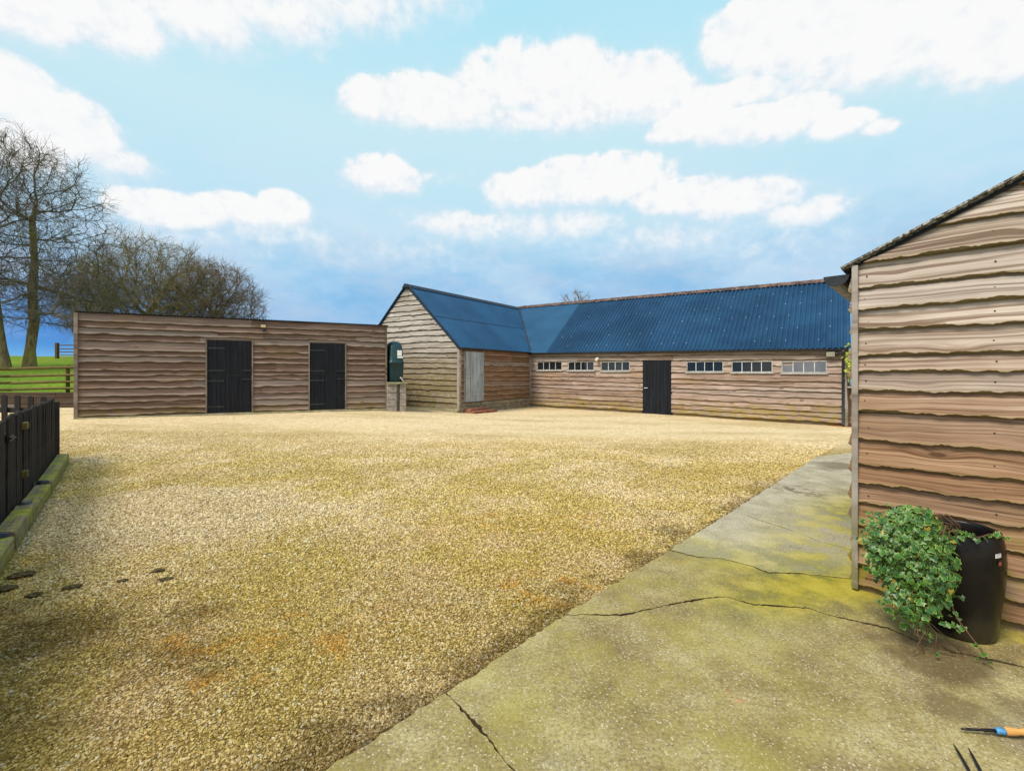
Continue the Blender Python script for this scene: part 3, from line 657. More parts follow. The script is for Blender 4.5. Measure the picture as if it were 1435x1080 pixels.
def corrugated(mb, O, U, S, N, u0, u1, s0, s1, period, amp, rows=4, per=8, thick=.006, sheet=None, tz=None):
    """Corrugated sheeting: ridges run along S.  s0, s1 = functions of u for the lower and upper edge."""
    O, U, S, N = map(Vector, (O, U, S, N)); n = max(2, int((u1 - u0) / period * per)); tz = tz or (lambda u: 0.0)
    top = []; bot = []
    for i in range(n + 1):
        u = u0 + (u1 - u0) * i / n; a, b = s0(u), s1(u)
        if b - a < .01: b = a + .01
        h = amp * math.sin(2 * math.pi * u / period)
        t = .5 if not sheet else random.Random(int(u / sheet) * 13 + 5).random()
        ct = []; cb = []
        for k in range(rows + 1):
            p = O + U * u + S * (a + (b - a) * k / rows) + N * h + Vector((0, 0, tz(u)))
            ct.append(mb.vert(p, t)); cb.append(mb.vert(p - N * thick, t))
        top.append(ct); bot.append(cb)
    for i in range(n):
        for k in range(rows):
            mb.face(top[i][k], top[i+1][k], top[i+1][k+1], top[i][k+1]); mb.face(bot[i][k+1], bot[i+1][k+1], bot[i+1][k], bot[i][k])
        mb.face(bot[i][0], bot[i+1][0], top[i+1][0], top[i][0]); mb.face(top[i][rows], top[i+1][rows], bot[i+1][rows], bot[i][rows])
    for e in (0, n):
        for k in range(rows): mb.face(*((top[e][k], top[e][k+1], bot[e][k+1], bot[e][k]) if e == 0 else (bot[e][k], bot[e][k+1], top[e][k+1], top[e][k])))
def planks(mb, P0, U, N, u0, u1, z0, z1, n, off=.02, th=.03, gap=.004):
    U3 = Vector((*U, 0)); N3 = Vector((*N, 0)); P0 = Vector(P0); w_ = (u1 - u0) / n
    for i in range(n):
        a = u0 + w_ * i + gap / 2; b = u0 + w_ * (i + 1) - gap / 2; j = rng.uniform(-.003, .003); t = rng.random(); g = rng.uniform(0, 50)
        C = P0 + U3 * (a + b) / 2 + N3 * (off + j) + Vector((0, 0, (z0 + z1) / 2))
        mb.box(C, U3 * (b - a) / 2, N3 * th / 2, Vector((0, 0, (z1 - z0) / 2)), t)
def bx(mb, P0, U, N, u0, u1, n0, n1, z0, z1, tint=None):
    U3 = Vector((*U, 0)); N3 = Vector((*N, 0)); P0 = Vector(P0)
    return mb.box(P0 + U3 * (u0 + u1) / 2 + N3 * (n0 + n1) / 2 + Vector((0, 0, (z0 + z1) / 2)), U3 * abs(u1 - u0) / 2, N3 * abs(n1 - n0) / 2, Vector((0, 0, abs(z1 - z0) / 2)), tint)

# ---- the stable block on the left
L0 = (-11.14, 11.66); Ld = Vector((7.0, 3.34)).normalized(); Ln = Vector((Ld.y, -Ld.x)); LL = 7.756; DEP = 3.6
P0 = (L0[0], L0[1], 0.0)
zb0, zt0, zt1 = .30, 2.99, 2.975
t_ = thing('stable_block', (L0[0], L0[1], .2), 'low brown timber stable block with mono pitch roof and two black doors', 'stable')
dA = (along(L0, Ld, 290.5), along(L0, Ld, 353)); dB = (along(L0, Ld, 434), along(L0, Ld, 483.5))
DT = 2.40
ops = [(dA[0], dA[1], zb0 - .05, DT), (dB[0], dB[1], zb0 - .05, DT)]
rows_l = rows_even(zb0 + .02, DT + .045, .180, 3, .30) + [(DT + .045, 2.60), (2.60, 2.765), (2.765, 2.965)]
mb = MB(); boards(mb, P0, Ld, Ln, LL, rows_l, ops, wav=.022, seed=5, joint=4.6, lap=(.004, .046), cham=(.018, .026), bump_amp=1.5)
backing(mb, P0, Ld, Ln, LL, .05, [(0, 2.97), (LL, 2.97)])
mb.build('wall', M['stable'], t_)
for (Pw, Uw, Nw, Lw, sd_, topf) in (((L0[0] - Ln.x*DEP, L0[1] - Ln.y*DEP, 0), Ln, -Ld, DEP, 21, lambda u: 2.45 + .5 * u / DEP),
                                   ((L0[0] + Ld.x*LL, L0[1] + Ld.y*LL, 0), -Ln, Ld, DEP, 22, lambda u: 2.95 - .5 * u / DEP),
                                   ((L0[0] + Ld.x*LL - Ln.x*DEP, L0[1] + Ld.y*LL - Ln.y*DEP, 0), -Ld, -Ln, LL, 23, lambda u: 2.45)):
    mb = MB(); boards(mb, Pw, Uw, Nw, Lw, rows_even(zb0, 2.96, .19, sd_), (), topf, step=.2, seed=sd_, wav=.012)
    backing(mb, Pw, Uw, Nw, Lw, .05, [(0, topf(0)), (Lw, topf(Lw))]); mb.build('wall', M['stable'], t_)
mb = MB(); sl = Vector((-Ln.x * DEP, -Ln.y * DEP, -.52)); S_ = sl.normalized(); U_ = Vector((Ld.x, Ld.y, 0)); N_ = S_.cross(U_) * -1
if N_.z < 0: N_ = -N_
corrugated(mb, (L0[0], L0[1], 3.015), U_, S_, N_, -.06, LL + .06, lambda u: -.07, lambda u: 3.8, .076, .010, rows=2)
mb.build('roof', M['black_metal'], t_, smooth=False)
bx(MB(), P0, Ld, Ln, -.035, .045, -.02, .064, .22, 2.975).build('corner_trim', M['stable_trim'], t_, bevel=.004); bx(MB(), P0, Ld, Ln, LL - .04, LL + .02, -.02, .064, .26, 2.965).build('corner_trim', M['stable_trim'], t_, bevel=.004)
mb = MB(); bx(mb, P0, Ld, Ln, -.02, LL + .05, -.2, .07, -.1, zb0)
mb.build('concrete_plinth', M['concrete'], t_, bevel=.015)
def stable_door(root, P0, U, N, u0, u1, z0, z1, split=.52):
    for a, b in ((u0 - .035, u0), (u1, u1 + .035)): bx(MB(), P0, U, N, a, b, -.02, .058, z0, z1).build('door_jamb', M['stable_trim'], root, bevel=.003)
    bx(MB(), P0, U, N, u0, u1, -.02, .012, z1 - .02, z1 + .03).build('door_lintel', M['stable_trim'], root, bevel=.003)
    zm = z0 + (z1 - z0) * split
    for k, (a, b) in enumerate(((z0 + .03, zm - .006), (zm + .006, z1 - .025))):
        mb = MB(); planks(mb, P0, U, N, u0 + .008, u1 - .008, a, b, max(6, round((u1 - u0) / .115)), .008, .03); lf = mb.build('door_leaf', M['black_wood'], root, bevel=.003)
        for hz_ in ((a + .16, b - .16) if k == 0 else (a + .12, b - .22)):
            mb = MB(); bx(mb, P0, U, N, u0 + .01, u0 + .42, .023, .030, hz_ - .022, hz_ + .022); mb.tube([Vector(P0) + Vector((*U, 0)) * (u0 + .012) + Vector((*N, 0)) * .034 + Vector((0, 0, hz_ + q)) for q in (-.03, .03)], .012, 8)
            mb.build('hinge', M['black_metal'], lf)
        mb = MB(); hh = (b - .12 if k == 0 else a + .12)
        bx(mb, P0, U, N, u1 - .25, u1 - .02, .023, .032, hh - .02, hh + .02); mb.tube([Vector(P0) + Vector((*U, 0)) * uu + Vector((*N, 0)) * .04 + Vector((0, 0, hh)) for uu in (u1 - .24, u1 - .01)], .008, 6)
        mb.build('bolt', M['black_metal'], lf)
for (a, b) in (dA, dB): stable_door(t_, P0, Ld, Ln, a, b, zb0, DT)

def floodlight(name, P, N, U, label, w_=.16, h_=.11, sensor='below', glass='lamp_glass'):
    P = Vector(P); N3 = Vector((*N, 0)); U3 = Vector((*U, 0)); Z = Vector((0, 0, 1))
    t = thing(name, tuple(P), label, 'floodlight')
    f = (N3 * .94 - Z * .34).normalized(); up = f.cross(U3).normalized(); up = up if up.z > 0 else -up
    mb = MB(); c = P + N3 * .12
    mb.box(c, U3 * w_ / 2, up * h_ / 2, f * .03); mb.build('housing', M['black_metal'], t, bevel=.006)
    mb = MB(); mb.box(c + f * .033, U3 * (w_ / 2 - .014), up * (h_ / 2 - .014), f * .004); mb.build('lamp_glass', M[glass], t, bevel=.002)
    mb = MB(); mb.bar(P, c - f * .03, .03, .02); mb.box(P + N3 * .008, U3 * .04, Z * .05, N3 * .008); mb.build('bracket', M['black_metal'], t)
    mb = MB(); cs = P + N3 * .08 + (Z * -.12 + U3 * .02 if sensor == 'below' else U3 * .15)
    mb.box(cs, U3 * .045, Z * .035, N3 * .05); mb.lathe([(0, .0), (.03, .0), (.032, .02), (.02, .04), (0, .045)], cs + N3 * .05, 12, N3); mb.build('sensor', M['black_metal'], t, bevel=.005)
u = along(L0, Ld, 369.5); floodlight('floodlight', (L0[0] + Ld.x*u + Ln.x*.03, L0[1] + Ld.y*u + Ln.y*.03, 2.83), Ln, Ld, 'yellowed floodlight with black sensor high on the brown stable wall')

# ---- the L-shaped barn
BO = Vector((.80, 20.1)); Bu = Vector((.81, -.587)).normalized(); Bv = Vector((.587, .81)); Bv = Vector((-Bu.y, Bu.x)); BL = 11.25; WL = 4.6; WW = 2.75; MW = 3.05; EV = 2.36; RH = 4.84
def BT(u): return .05 - .0148 * u
def B3(u, v, z): return Vector((BO.x + Bu.x*u + Bv.x*v, BO.y + Bu.y*u + Bv.y*v, z + BT(u)))
barn = thing('barn', (BO.x, BO.y, 0), 'L shaped weatherboarded barn under blue corrugated roofs with a row of windows', 'barn')
PB = (BO.x, BO.y, 0.0)
win_px = [(752.5, 788), (796, 833), (842, 883), (962, 1014), (1025, 1083), (1095, 1159)]
wins = [(along(BO, Bu, a), along(BO, Bu, b)) for a, b in win_px]
dr = (along(BO, Bu, 901), along(BO, Bu, 941))
WB, WT, DTB = 1.55, 1.93, 1.97
ops = [(a, b, WB, WT) for a, b in wins] + [(dr[0], dr[1], -.2, DTB)]
rows_b = rows_even(.06, WB - .035, .178, 31, .28) + [(WB - .035, 1.74), (1.74, WT + .012)] + rows_even(WT + .012, EV - .075, .19, 32, .1)
mb = MB(); boards(mb, PB, Bu, -Bv, BL, rows_b, ops, None, BT, wav=.020, seed=41, joint=3.4, lap=(.004, .038))
backing(mb, PB, Bu, -Bv, BL, -.4, [(0, EV), (BL, EV)], (), BT, front=-.035, depth=.08)
mb.build('wall', M['barn'], barn)
PW = (BO.x - Bv.x*WL, BO.y - Bv.y*WL, 0.0)
gdr = (along(Vector(PW[:2]), Bv, 650.5), along(Vector(PW[:2]), Bv, 675.5))
ops = [(gdr[0] - .02, gdr[1] + .02, 0, 2.20)]
mb = MB(); boards(mb, PW, Bv, Bu, WL, rows_even(.34, EV - .075, .19, 51, .15), ops, wav=.020, seed=52, joint=3.2, lap=(.004, .04), tilt=lambda u: .05)
backing(mb, PW, Bv, Bu, WL, -.3, [(0, EV), (WL, EV)], tz=lambda u: .05); mb.build('wall', M['wing'], barn)
mb = MB(); n_st = 0
for row in range(3):
    x = -.02
    while x < WL - .05:
        l = rng.uniform(.16, .4); bx(mb, PW, Bv, Bu, x + .006, min(x + l, WL - .02), -.02, .035 + rng.uniform(0, .03), -.02 + row * .135, .105 + row * .135 + rng.uniform(-.015, .012)); x += l
bx(mb, PW, Bv, Bu, 0, WL - .03, -.02, .02, -.1, .37); mb.build('stone_plinth', M['stone'], barn, bevel=.012)
PG = B3(-2*WW, -WL, 0); PG = (PG.x, PG.y, 0)
def gtop(u): return EV + (RH - EV) * (1 - abs(u - WW) / WW) - .03
gt = lambda u: BT(u - 2*WW)
mb = MB(); boards(mb, PG, Bu, -Bv, 2*WW, rows_even(.10, RH, .208, 61, .22), (), gtop, gt, wav=.021, step=.06, seed=62, joint=3.0, lap=(.004, .042))
backing(mb, PG, Bu, -Bv, 2*WW, -.3, [(0, EV - .03), (WW, RH - .04), (2*WW, EV - .03)], tz=gt); mb.build('wall', M['gable'], barn)
mb = MB(); bx(mb, PG, Bu, -Bv, 0, 2*WW, -.2, .10, -.5, .17); mb.build('concrete_plinth', M['concrete'], barn, bevel=.02)
# hidden walls: end gable, back, wing flank
PE = B3(BL, 0, 0); et = BT(BL)
def etop(u): return EV + (RH - EV) * (1 - abs(u - MW) / MW) - .03
for (Pw, Uw, Nw, Lw, tp, ol, tzf, sd_) in (((PE.x, PE.y, 0), Bv, Bu, 2*MW, etop, [(0, EV), (MW, RH - .04), (2*MW, EV)], (lambda u: et), 71),
      (tuple(B3(BL, 2*MW, 0).xy) + (0,), -Bu, Bv, BL + 2*WW, None, [(0, EV), (BL + 2*WW, EV)], (lambda u: BT(BL - u)), 72),
      (tuple(B3(-2*WW, 2*MW, 0).xy) + (0,), -Bv, -Bu, WL + 2*MW, None, [(0, EV), (WL + 2*MW, EV)], (lambda u: BT(-2*WW)), 73)):
    mb = MB(); boards(mb, Pw, Uw, Nw, Lw, rows_even(.1, RH if tp else EV - .08, .21, sd_), (), tp, tzf, step=.16, seed=sd_)
    backing(mb, Pw, Uw, Nw, Lw, -.4, ol, tz=tzf); mb.build('wall', M['barn'], barn)
# roofs
SM = math.hypot(MW, RH - EV); SW = math.hypot(WW, RH - EV)
U3 = Vector((Bu.x, Bu.y, 0)); V3 = Vector((Bv.x, Bv.y, 0)); Zv = Vector((0, 0, 1))
Smain = (V3 * MW + Zv * (RH - EV)).normalized(); Nmain = (Zv * MW - V3 * (RH - EV)).normalized()
Swing = (-U3 * WW + Zv * (RH - EV)).normalized(); Nwing = (Zv * WW + U3 * (RH - EV)).normalized()
LIFT = .05; OB = B3(0, 0, EV + LIFT); OBz = Vector((BO.x, BO.y, EV + LIFT))
u_sheet = along(BO, Bu, 768)
mb = MB(); mb.cur = 0
corrugated(mb, OBz, U3, Smain, Nmain, u_sheet, BL + .10, lambda u: -.17, lambda u: SM, .146, .029, rows=6, sheet=1.05, tz=BT)
mb.cur = 1
corrugated(mb, OBz + Nmain*.006, U3, Smain, Nmain, -WW, u_sheet + .04, lambda u: (-.17 if u >= .0 else SM * (-u) / WW), lambda u: SM, .076, .006, rows=4, per=6, sheet=.9, tz=BT)
mb.cur = 2                                             # sheet fixings along the purlins
for k, sr in enumerate((.25, .95, 1.7, 2.45, 3.2, 3.75)):
    uu = u_sheet + .2 + rng.random()
    while uu < BL:
        if rng.random() < .5:
            q = OBz + U3 * (round(uu / .146) * .146 + .0365) + Smain * sr + Nmain * .026 + Zv * BT(uu); mb.lathe([(.011, 0), (.010, .008), (0, .011)], q, 6, Nmain)
        uu += .44
mb.cur = 0
Sback = (-V3 * MW + Zv * (RH - EV)).normalized(); Nback = (Zv * MW + V3 * (RH - EV)).normalized(); OBk = OBz + V3 * 2 * MW
corrugated(mb, OBk, U3, Sback, Nback, -2*WW, BL + .10, lambda u: -.17, lambda u: SM * min(1, max(.02, (u + 2*WW) / WW)), .146, .024, rows=2, per=6, tz=BT)
mb.build('roof', [M['roof'], M['roof_light'], M['white_plastic']], barn)
OWg = Vector((BO.x, BO.y, EV + LIFT + .05))
mb = MB()
corrugated(mb, OWg, V3, Swing, Nwing, -WL - .10, MW, lambda v: (-.15 if v <= 0 else SW * v / MW), lambda v: SW, .076, .008, rows=4, per=6, sheet=1.3)
Sw2 = (U3 * WW + Zv * (RH - EV)).normalized(); Nw2 = (Zv * WW - U3 * (RH - EV)).normalized()
corrugated(mb, OWg - U3 * 2 * WW, V3, Sw2, Nw2, -WL - .10, 2*MW, lambda v: -.15, lambda v: SW * min(1, max(.02, (2*MW - v) / MW)), .076, .008, rows=2, per=6)
mb.cur = 1                                             # dark lap seams on the near slope
bx_s = SW * .46
for va, vb in ((-WL - .08, .55),):
    mb.bar(OWg + V3*va + Swing*bx_s + Nwing*.011, OWg + V3*1.35 + Swing*bx_s + Nwing*.011, .018, .006, Nwing)
mb.build('roof', [M['roof_wing'], M['ridge_dark']], barn)
mb = MB()                                              # ridge tiles on the long roof
uu = -WW + .02; 
while uu < BL + .05:
    a = B3(uu, MW, RH + LIFT + .015); b = B3(min(uu + .455, BL + .12), MW, RH + LIFT + .03); mb.t = rng.random()
    ring = []
    for p in (a, b):
        ring.append([mb.vert(p + V3 * dv + Zv * dzv) for dv, dzv in ((-.17, -.115), (-.075, -.015), (0, .03), (.075, -.015), (.17, -.115))])
    mb.quadstrip(ring[0], ring[1]); mb.face(*ring[0]); mb.face(*ring[1][::-1]); uu += .45
mb.build('ridge_tiles', M['ridge'], barn)
mb = MB(); ring = []
for v in (-WL - .14, MW - .05):
    p = OWg - U3 * WW + V3 * v + Zv * (RH - EV + .012); ring.append([mb.vert(p + U3 * a + Zv * b) for a, b in ((-.17, -.13), (-.06, -.01), (0, .03), (.06, -.01), (.17, -.13))])
mb.quadstrip(ring[0], ring[1]); mb.face(*ring[0]); mb.face(*ring[1][::-1]); mb.build('ridge_cap', M['ridge_dark'], barn)
mb = MB()                                              # valley flashing
mb.bar(B3(0, 0, EV + LIFT + .03), B3(-WW, MW, RH + LIFT + .02), .10, .02); mb.build('valley_flashing', M['ridge_dark'], barn)
mb = MB()                                              # verge boards of the wing gable
for sgn in (-1, 1):
    mb.bar(B3(-WW + sgn*(WW + .12), -WL - .05, EV - .10), B3(-WW + sgn*.01, -WL - .05, RH + .01), .03, .10)
mb.build('barge_board', M['ridge_dark'], barn)
def gutter(mb, A, B, r, n=9):
    A, B = Vector(A), Vector(B); d_ = (B - A).normalized(); sdv = d_.cross(Zv).normalized(); ro = []; ri = []
    for p in (A, B):
        ro.append([mb.vert(p + sdv * r * math.cos(math.pi + math.pi*k/n) + Zv * r * math.sin(math.pi + math.pi*k/n)) for k in range(n + 1)])
        ri.append([mb.vert(p + sdv * (r - .004) * math.cos(math.pi + math.pi*k/n) + Zv * (r - .004) * math.sin(math.pi + math.pi*k/n)) for k in range(n + 1)])
    mb.quadstrip(ro[0], ro[1]); mb.quadstrip(ri[1], ri[0])
    for k in (0, 1): mb.quadstrip(ro[k], ri[k]); mb.face(*ro[k])
mb = MB(); gutter(mb, B3(.05, -.155, EV - .085), B3(BL + .05, -.155, EV - .085), .05)
mb.build('gutter', M['dark_plastic'], barn, smooth=False)
mb = MB(); gutter(mb, B3(.135, -.10, EV - .03), B3(.135, -WL - .02, EV - .03), .045); mb.build('gutter', M['dark_plastic'], barn)
ud = along(BO, Bu, 1181.5)
mb = MB(); mb.tube([B3(ud, -.155, EV - .10), B3(ud, -.155, EV - .2), B3(ud, -.075, EV - .32), B3(ud, -.075, .06), B3(ud, -.12, .0)], .036, 12)
for z in (.5, 1.4): mb.lathe([(.036, -.02), (.043, -.02), (.043, .02), (.036, .02)], B3(ud, -.075, z), 12)
mb.build('downpipe', M['dark_plastic'], barn, smooth=True)
bx(MB(), PW, Bv, Bu, -.05, .05, -.06, .055, .1, EV).build('corner_trim', M['grey_wood'], barn, bevel=.004); bx(MB(), PW, Bv, Bu, WL - .08, WL - .035, -.02, .065, .40, EV).build('corner_trim', M['grey_wood'], barn, bevel=.004)
mb = MB(); bx(mb, (PE.x, PE.y, et), Bu, -Bv, -.07, .03, -.05, .045, .0, EV); mb.build('corner_trim', M['grey_wood'], barn, bevel=.004)
# the black door
mb = MB(); z0 = BT(dr[0])
planks(mb, PB, Bu, -Bv, dr[0] + .012, dr[1] - .012, -.03 + z0, DTB + z0 - .02, 8, .018, .03); dl = mb.build('door', M['black_wood'], barn, bevel=.004)
mb = MB(); q = Vector(PB) + U3 * (dr[0] + .10) - V3 * .05 + Zv * (.93 + z0); mb.tube([q - U3*.03, q + U3 * .09], .010, 8); mb.lathe([(0, 0), (.02, 0), (.02, .02)], q - U3*.03 + V3*.015, 10, -V3); mb.build('handle', M['steel'], dl)
for a, b in ((dr[0] - .03, dr[0] + .008), (dr[1] - .008, dr[1] + .03)): bx(MB(), PB, Bu, -Bv, a, b, -.03, .012, -.05 + z0, DTB + z0).build('door_jamb', M['black_wood'], barn)
# windows: painted frame, four panes, sill; hinged panes lean inwards as in the photo
lean = [.10, .04, .0, .0, .10, .20]
for i, ((a, b), le) in enumerate(zip(wins, lean)):
    zt = BT((a + b) / 2); mb = MB(); fr = .035
    for u0_, u1_, za, zb_ in ((a, a + fr, WB, WT), (b - fr, b, WB, WT), (a + fr, b - fr, WT - fr, WT), (a + fr, b - fr, WB, WB + fr)): bx(mb, PB, Bu, -Bv, u0_ + .002, u1_ - .002, -.03, .012, za + zt, zb_ + zt)
    wf = mb.build('window', M['grey_frame'], barn, bevel=.003)
    mb = MB()
    for k in range(1, 4):
        um = a + fr + (b - a - 2*fr) * k / 4; A = Vector(PB) + U3*um - V3*(-.020) + Zv*(WB + fr + zt); Bq = A + Zv*(WT - WB - 2*fr) + V3 * le * .0; MB().bar(A - V3*.012, Bq - V3*.012, .022, .02, V3).build('glazing_bar', M['white_frame'], wf)
    mb = MB(); g0 = Vector(PB) + U3*(a + fr) + V3*.012 + Zv*(WB + fr + zt); g1 = g0 + U3*(b - a - 2*fr); up = Zv * (WT - WB - 2*fr) + V3 * .012
    ids = []
    for base_, o_ in ((g0, 0), (g1, 0)):
        pass
    # glass leaning by a few degrees so that it mirrors the sky above
    nseg = 4
    for k in range(nseg):
        ja = rng.uniform(-.006, .006) + le * .12
        p0 = g0.lerp(g1, k / nseg); p1 = g0.lerp(g1, (k + 1) / nseg); hgt = (WT - WB - 2*fr)
        q = [p0, p1, p1 + Zv*hgt + V3*(.004 + ja), p0 + Zv*hgt + V3*(.004 + ja)]; mb.face(*[mb.vert(x) for x in q])
    mb.build('glass', M['glass_bright' if i == 5 else 'glass'], wf)
    mb = MB(); bx(mb, PB, Bu, -Bv, a - .03, b + .03, .0, .06, WB - .035 + zt, WB - .003 + zt); mb.build('sill', M['grey_frame'], wf, bevel=.004)
# grey door of the wing, hung proud of the wall
mb = MB(); planks(mb, (PW[0], PW[1], .05), Bv, Bu, gdr[0], gdr[1], .36, 2.20, 5, .075, .028, .006); gd = mb.build('door', M['grey_door'], barn, bevel=.003)
for z in (.62, 1.28, 1.95):
    mb = MB(); bx(mb, (PW[0], PW[1], .05), Bv, Bu, gdr[0] + (.02 if z == 1.28 else .55 * (gdr[1] - gdr[0])), gdr[1] + .02 if z != 1.28 else gdr[0] + .22, .091, .099, z - .03, z + .03); mb.build('hinge' if z != 1.28 else 'latch', M['steel'], gd)
for a, b in ((gdr[0] - .05, gdr[0] - .004), (gdr[1] + .004, gdr[1] + .05)): bx(MB(), (PW[0], PW[1], .05), Bv, Bu, a, b, -.02, .06, .36, 2.24).build('door_jamb', M['grey_wood'], barn)
# brick doorstep in two courses
stp = B3(.0, -WL + (gdr[0] + gdr[1]) / 2, 0); mb = MB()
for (n0, n1, zc, ex) in ((.07, .34, .17, .0), (.07, .56, .09, .12)):
    k = 0; x = gdr[0] - .02 - ex * .2
    while x < gdr[1] + ex - .02:
        bx(mb, (PW[0], PW[1], 0), Bv, Bu, x, x + .205, n0, n1, zc - .11, zc); x += .215
tag(mb.build('brick_doorstep', M['brick'], loc=(stp.x, stp.y, 0), bevel=.006), 'worn red brick doorstep below the grey plank door', 'doorstep')
# light by the windows and the flood at the far right
uq = along(BO, Bu, 838.5); q = B3(uq, -.02, 2.04)
t = thing('wall_light', tuple(q), 'small white bulkhead light between the second and third barn windows', 'wall light')
mb = MB(); mb.lathe([(0, 0), (.05, 0), (.05, .05), (0, .05)], q, 14, -V3); mb.bar(q - V3*.05, q - V3*.12 - Zv*.03, .03, .03); mb.build('base', M['white_plastic'], t)
mb = MB(); c = q - V3*.13 - Zv*.03; f = (-V3 - Zv*.7).normalized(); mb.lathe([(.03, -.07), (.055, -.03), (.07, .05), (.066, .05), (0, .04)], c, 16, f); mb.build('lamp_shade', M['white_plastic'], t, smooth=True)
mb = MB(); mb.lathe([(0, -.05), (.03, -.045), (.045, 0), (.04, .06), (0, .08)], c - Zv*.02 - V3*.01, 12, f); mb.build('bulb', M['lamp_glass'], t, smooth=True)
uq = along(BO, Bu, 1164); q = B3(uq, -.03, 2.13); floodlight('floodlight', tuple(q), -Bv, Bu, 'black floodlight with dull lens under the barn eave beside the downpipe', .24, .17, 'beside', 'lamp_grey')

# ---- the shed on the right
CO = (2.25, 2.98); Ce = Vector((.726, -.688)); Ce.normalize(); Cs = Vector((-Ce.y, Ce.x)); Cn = -Cs; CW = 3.4; CLn = 6.0; CZ = 2.115
t_ = thing('timber_shed', (2.25, 2.98, 0), 'waney edged timber shed corner close by, with lichened roof edge', 'shed')
PC = (CO[0], CO[1], 0.0); slp = math.tan(R(25.6))
def ctop(u): return CZ + slp * (u if u < CW/2 else CW - u) - .012
edges_c = [.04, .17, .30, .43, .56, .694, .82, .98, 1.157, 1.29, 1.414, 1.52, 1.68, 1.816, 1.95, 2.115]
zc = 2.115
while zc < 3.0: zc += .16; edges_c.append(zc)
rows_c = list(zip(edges_c, edges_c[1:]))
mb = MB(); boards(mb, PC, Ce, Cn, CW, rows_c, (), ctop, wav=.0048, step=.014, seed=84, joint=3.2, lap=(.004, .036), bump_amp=.7, cham=(.012, .0105), rag=.0006)
backing(mb, PC, Ce, Cn, CW, -.05, [(0, CZ - .015), (CW/2, ctop(CW/2)), (CW, CZ - .015)]); mb.cur = 1
for hb, ht in rows_c:
    for un in (.055, .62, 1.25):
        un += rng.uniform(-.012, .012); zn = (hb + ht) / 2 + rng.uniform(-.012, .012)
        if zn < ctop(un) - .05: mb.lathe([(.0045, .0), (.0042, .004), (0, .005)], Vector(PC) + Vector((*Ce, 0)) * un + Vector((*Cn, 0)) * .0215 + Vector((0, 0, zn)), 8, Vector((*Cn, 0)))
mb.build('wall', [M['corner'], M['iron']], t_)
mb = MB(); Ps = (CO[0] + Cs.x*CLn, CO[1] + Cs.y*CLn, 0); boards(mb, Ps, -Cs, -Ce, CLn, rows_even(.05, CZ, .145, 91), (), wav=.013, step=.06, seed=92, lap=(.006, .040)); backing(mb, Ps, -Cs, -Ce, CLn, -.05, [(0, CZ - .02), (CLn, CZ - .02)]); mb.build('wall', M['corner'], t_)
for (Pw, Uw, Nw, Lw, tp, ol, sd_) in ((tuple(Vector(CO) + Ce*CW) + (0,), Cs, Ce, CLn, None, [(0, CZ - .02), (CLn, CZ - .02)], 93), (tuple(Vector(CO) + Ce*CW + Cs*CLn) + (0,), -Ce, Cs, CW, ctop, [(0, CZ - .02), (CW/2, ctop(CW/2)), (CW, CZ - .02)], 94)):
    mb = MB(); boards(mb, Pw, Uw, Nw, Lw, rows_even(.05, 3.0 if tp else CZ, .15, sd_), (), tp, step=.15, seed=sd_); backing(mb, Pw, Uw, Nw, Lw, -.05, ol); mb.build('wall', M['corner'], t_)
mb = MB(); bx(mb, PC, Ce, Cn, -.020, .014, -.03, .045, .015, CZ - .008); mb.build('corner_post', M['grey_wood'], t_, bevel=.004)
C3 = Vector((Ce.x, Ce.y, 0)); S3 = Vector((Cs.x, Cs.y, 0)); cr = CZ + slp * CW/2
mb = MB()
for sg, base_ in ((1, Vector(PC)), (-1, Vector(PC) + C3 * CW)):
    Sx = (C3 * sg + Zv * slp).normalized(); Nx = (Zv - C3 * sg * slp).normalized(); corrugated(mb, base_ + Zv * (CZ + .020), S3, Sx, Nx, -.06, CLn + .06, lambda u: -.085, lambda u: CW/2 / math.cos(R(25.6)), .076, .008, rows=14, per=6, thick=.012)
mb.build('roof', M['lichen'], t_)
mb = MB()
for sg, a in ((1, 0), (-1, CW)):
    base_ = Vector(PC) + C3 * a + Zv * (CZ - .012); dirv = (C3 * sg + Zv * slp).normalized()
    mb.bar(base_ - S3*.028 + dirv*.0, base_ - S3*.028 + dirv*(CW/2/math.cos(R(25.6))), .018, .014)
mb.build('barge_batten', M['black_wood'], t_)
mb = MB(); ga = Vector(PC) - C3*.105 + Zv*(CZ - .055); gutter(mb, ga - S3*.02, ga + S3*(CLn + .05), .072, 12); mb.build('gutter', M['dark_plastic'], t_, smooth=False)

# ------------------------------------------------------------------ oil tank on its piers
tc = Vector((-4.14, 15.0)) + Ld * .40 - Ln * .55; tz0 = 1.02
k_tank = (551.5 - CX) / F; 
tx = Vector((k_tank * 15.55, 15.55)); tzg = gz(tx.x, tx.y); tzb = H - (535 - HY) / F * 15.3
t = thing('oil_tank', (tx.x, tx.y, tzb), 'dark green plastic oil tank with white notice on grey piers', 'tank')
mb = MB(); n = 36; rings = []
def sup(r1, r2, z, e=.35):
    o = []
    for k in range(n):
        a = 6.2832*k/n; c_, s_ = math.cos(a), math.sin(a)
        o.append(mb.vert((tx.x + math.copysign(abs(c_)**e, c_)*r1*Ld.x + math.copysign(abs(s_)**e, s_)*r2*-Ln.x, tx.y + math.copysign(abs(c_)**e, c_)*r1*Ld.y + math.copysign(abs(s_)**e, s_)*r2*-Ln.y, z)))
    return o
ht = (535 - 478) / F * 15.3
prof = [(.30, 0), (.36, .0), (.385, .04), (.40, .30), (.42, .56), (.435, .575), (.435, .60), (.42, .615), (.40, .66), (.375, .98), (.33, 1.13), (.24, 1.22), (.10, 1.25), (.01, 1.25)]
for r1, z in prof: rings.append(sup(r1 * .62, r1 * 1.4, tzb + z / 1.25 * ht))
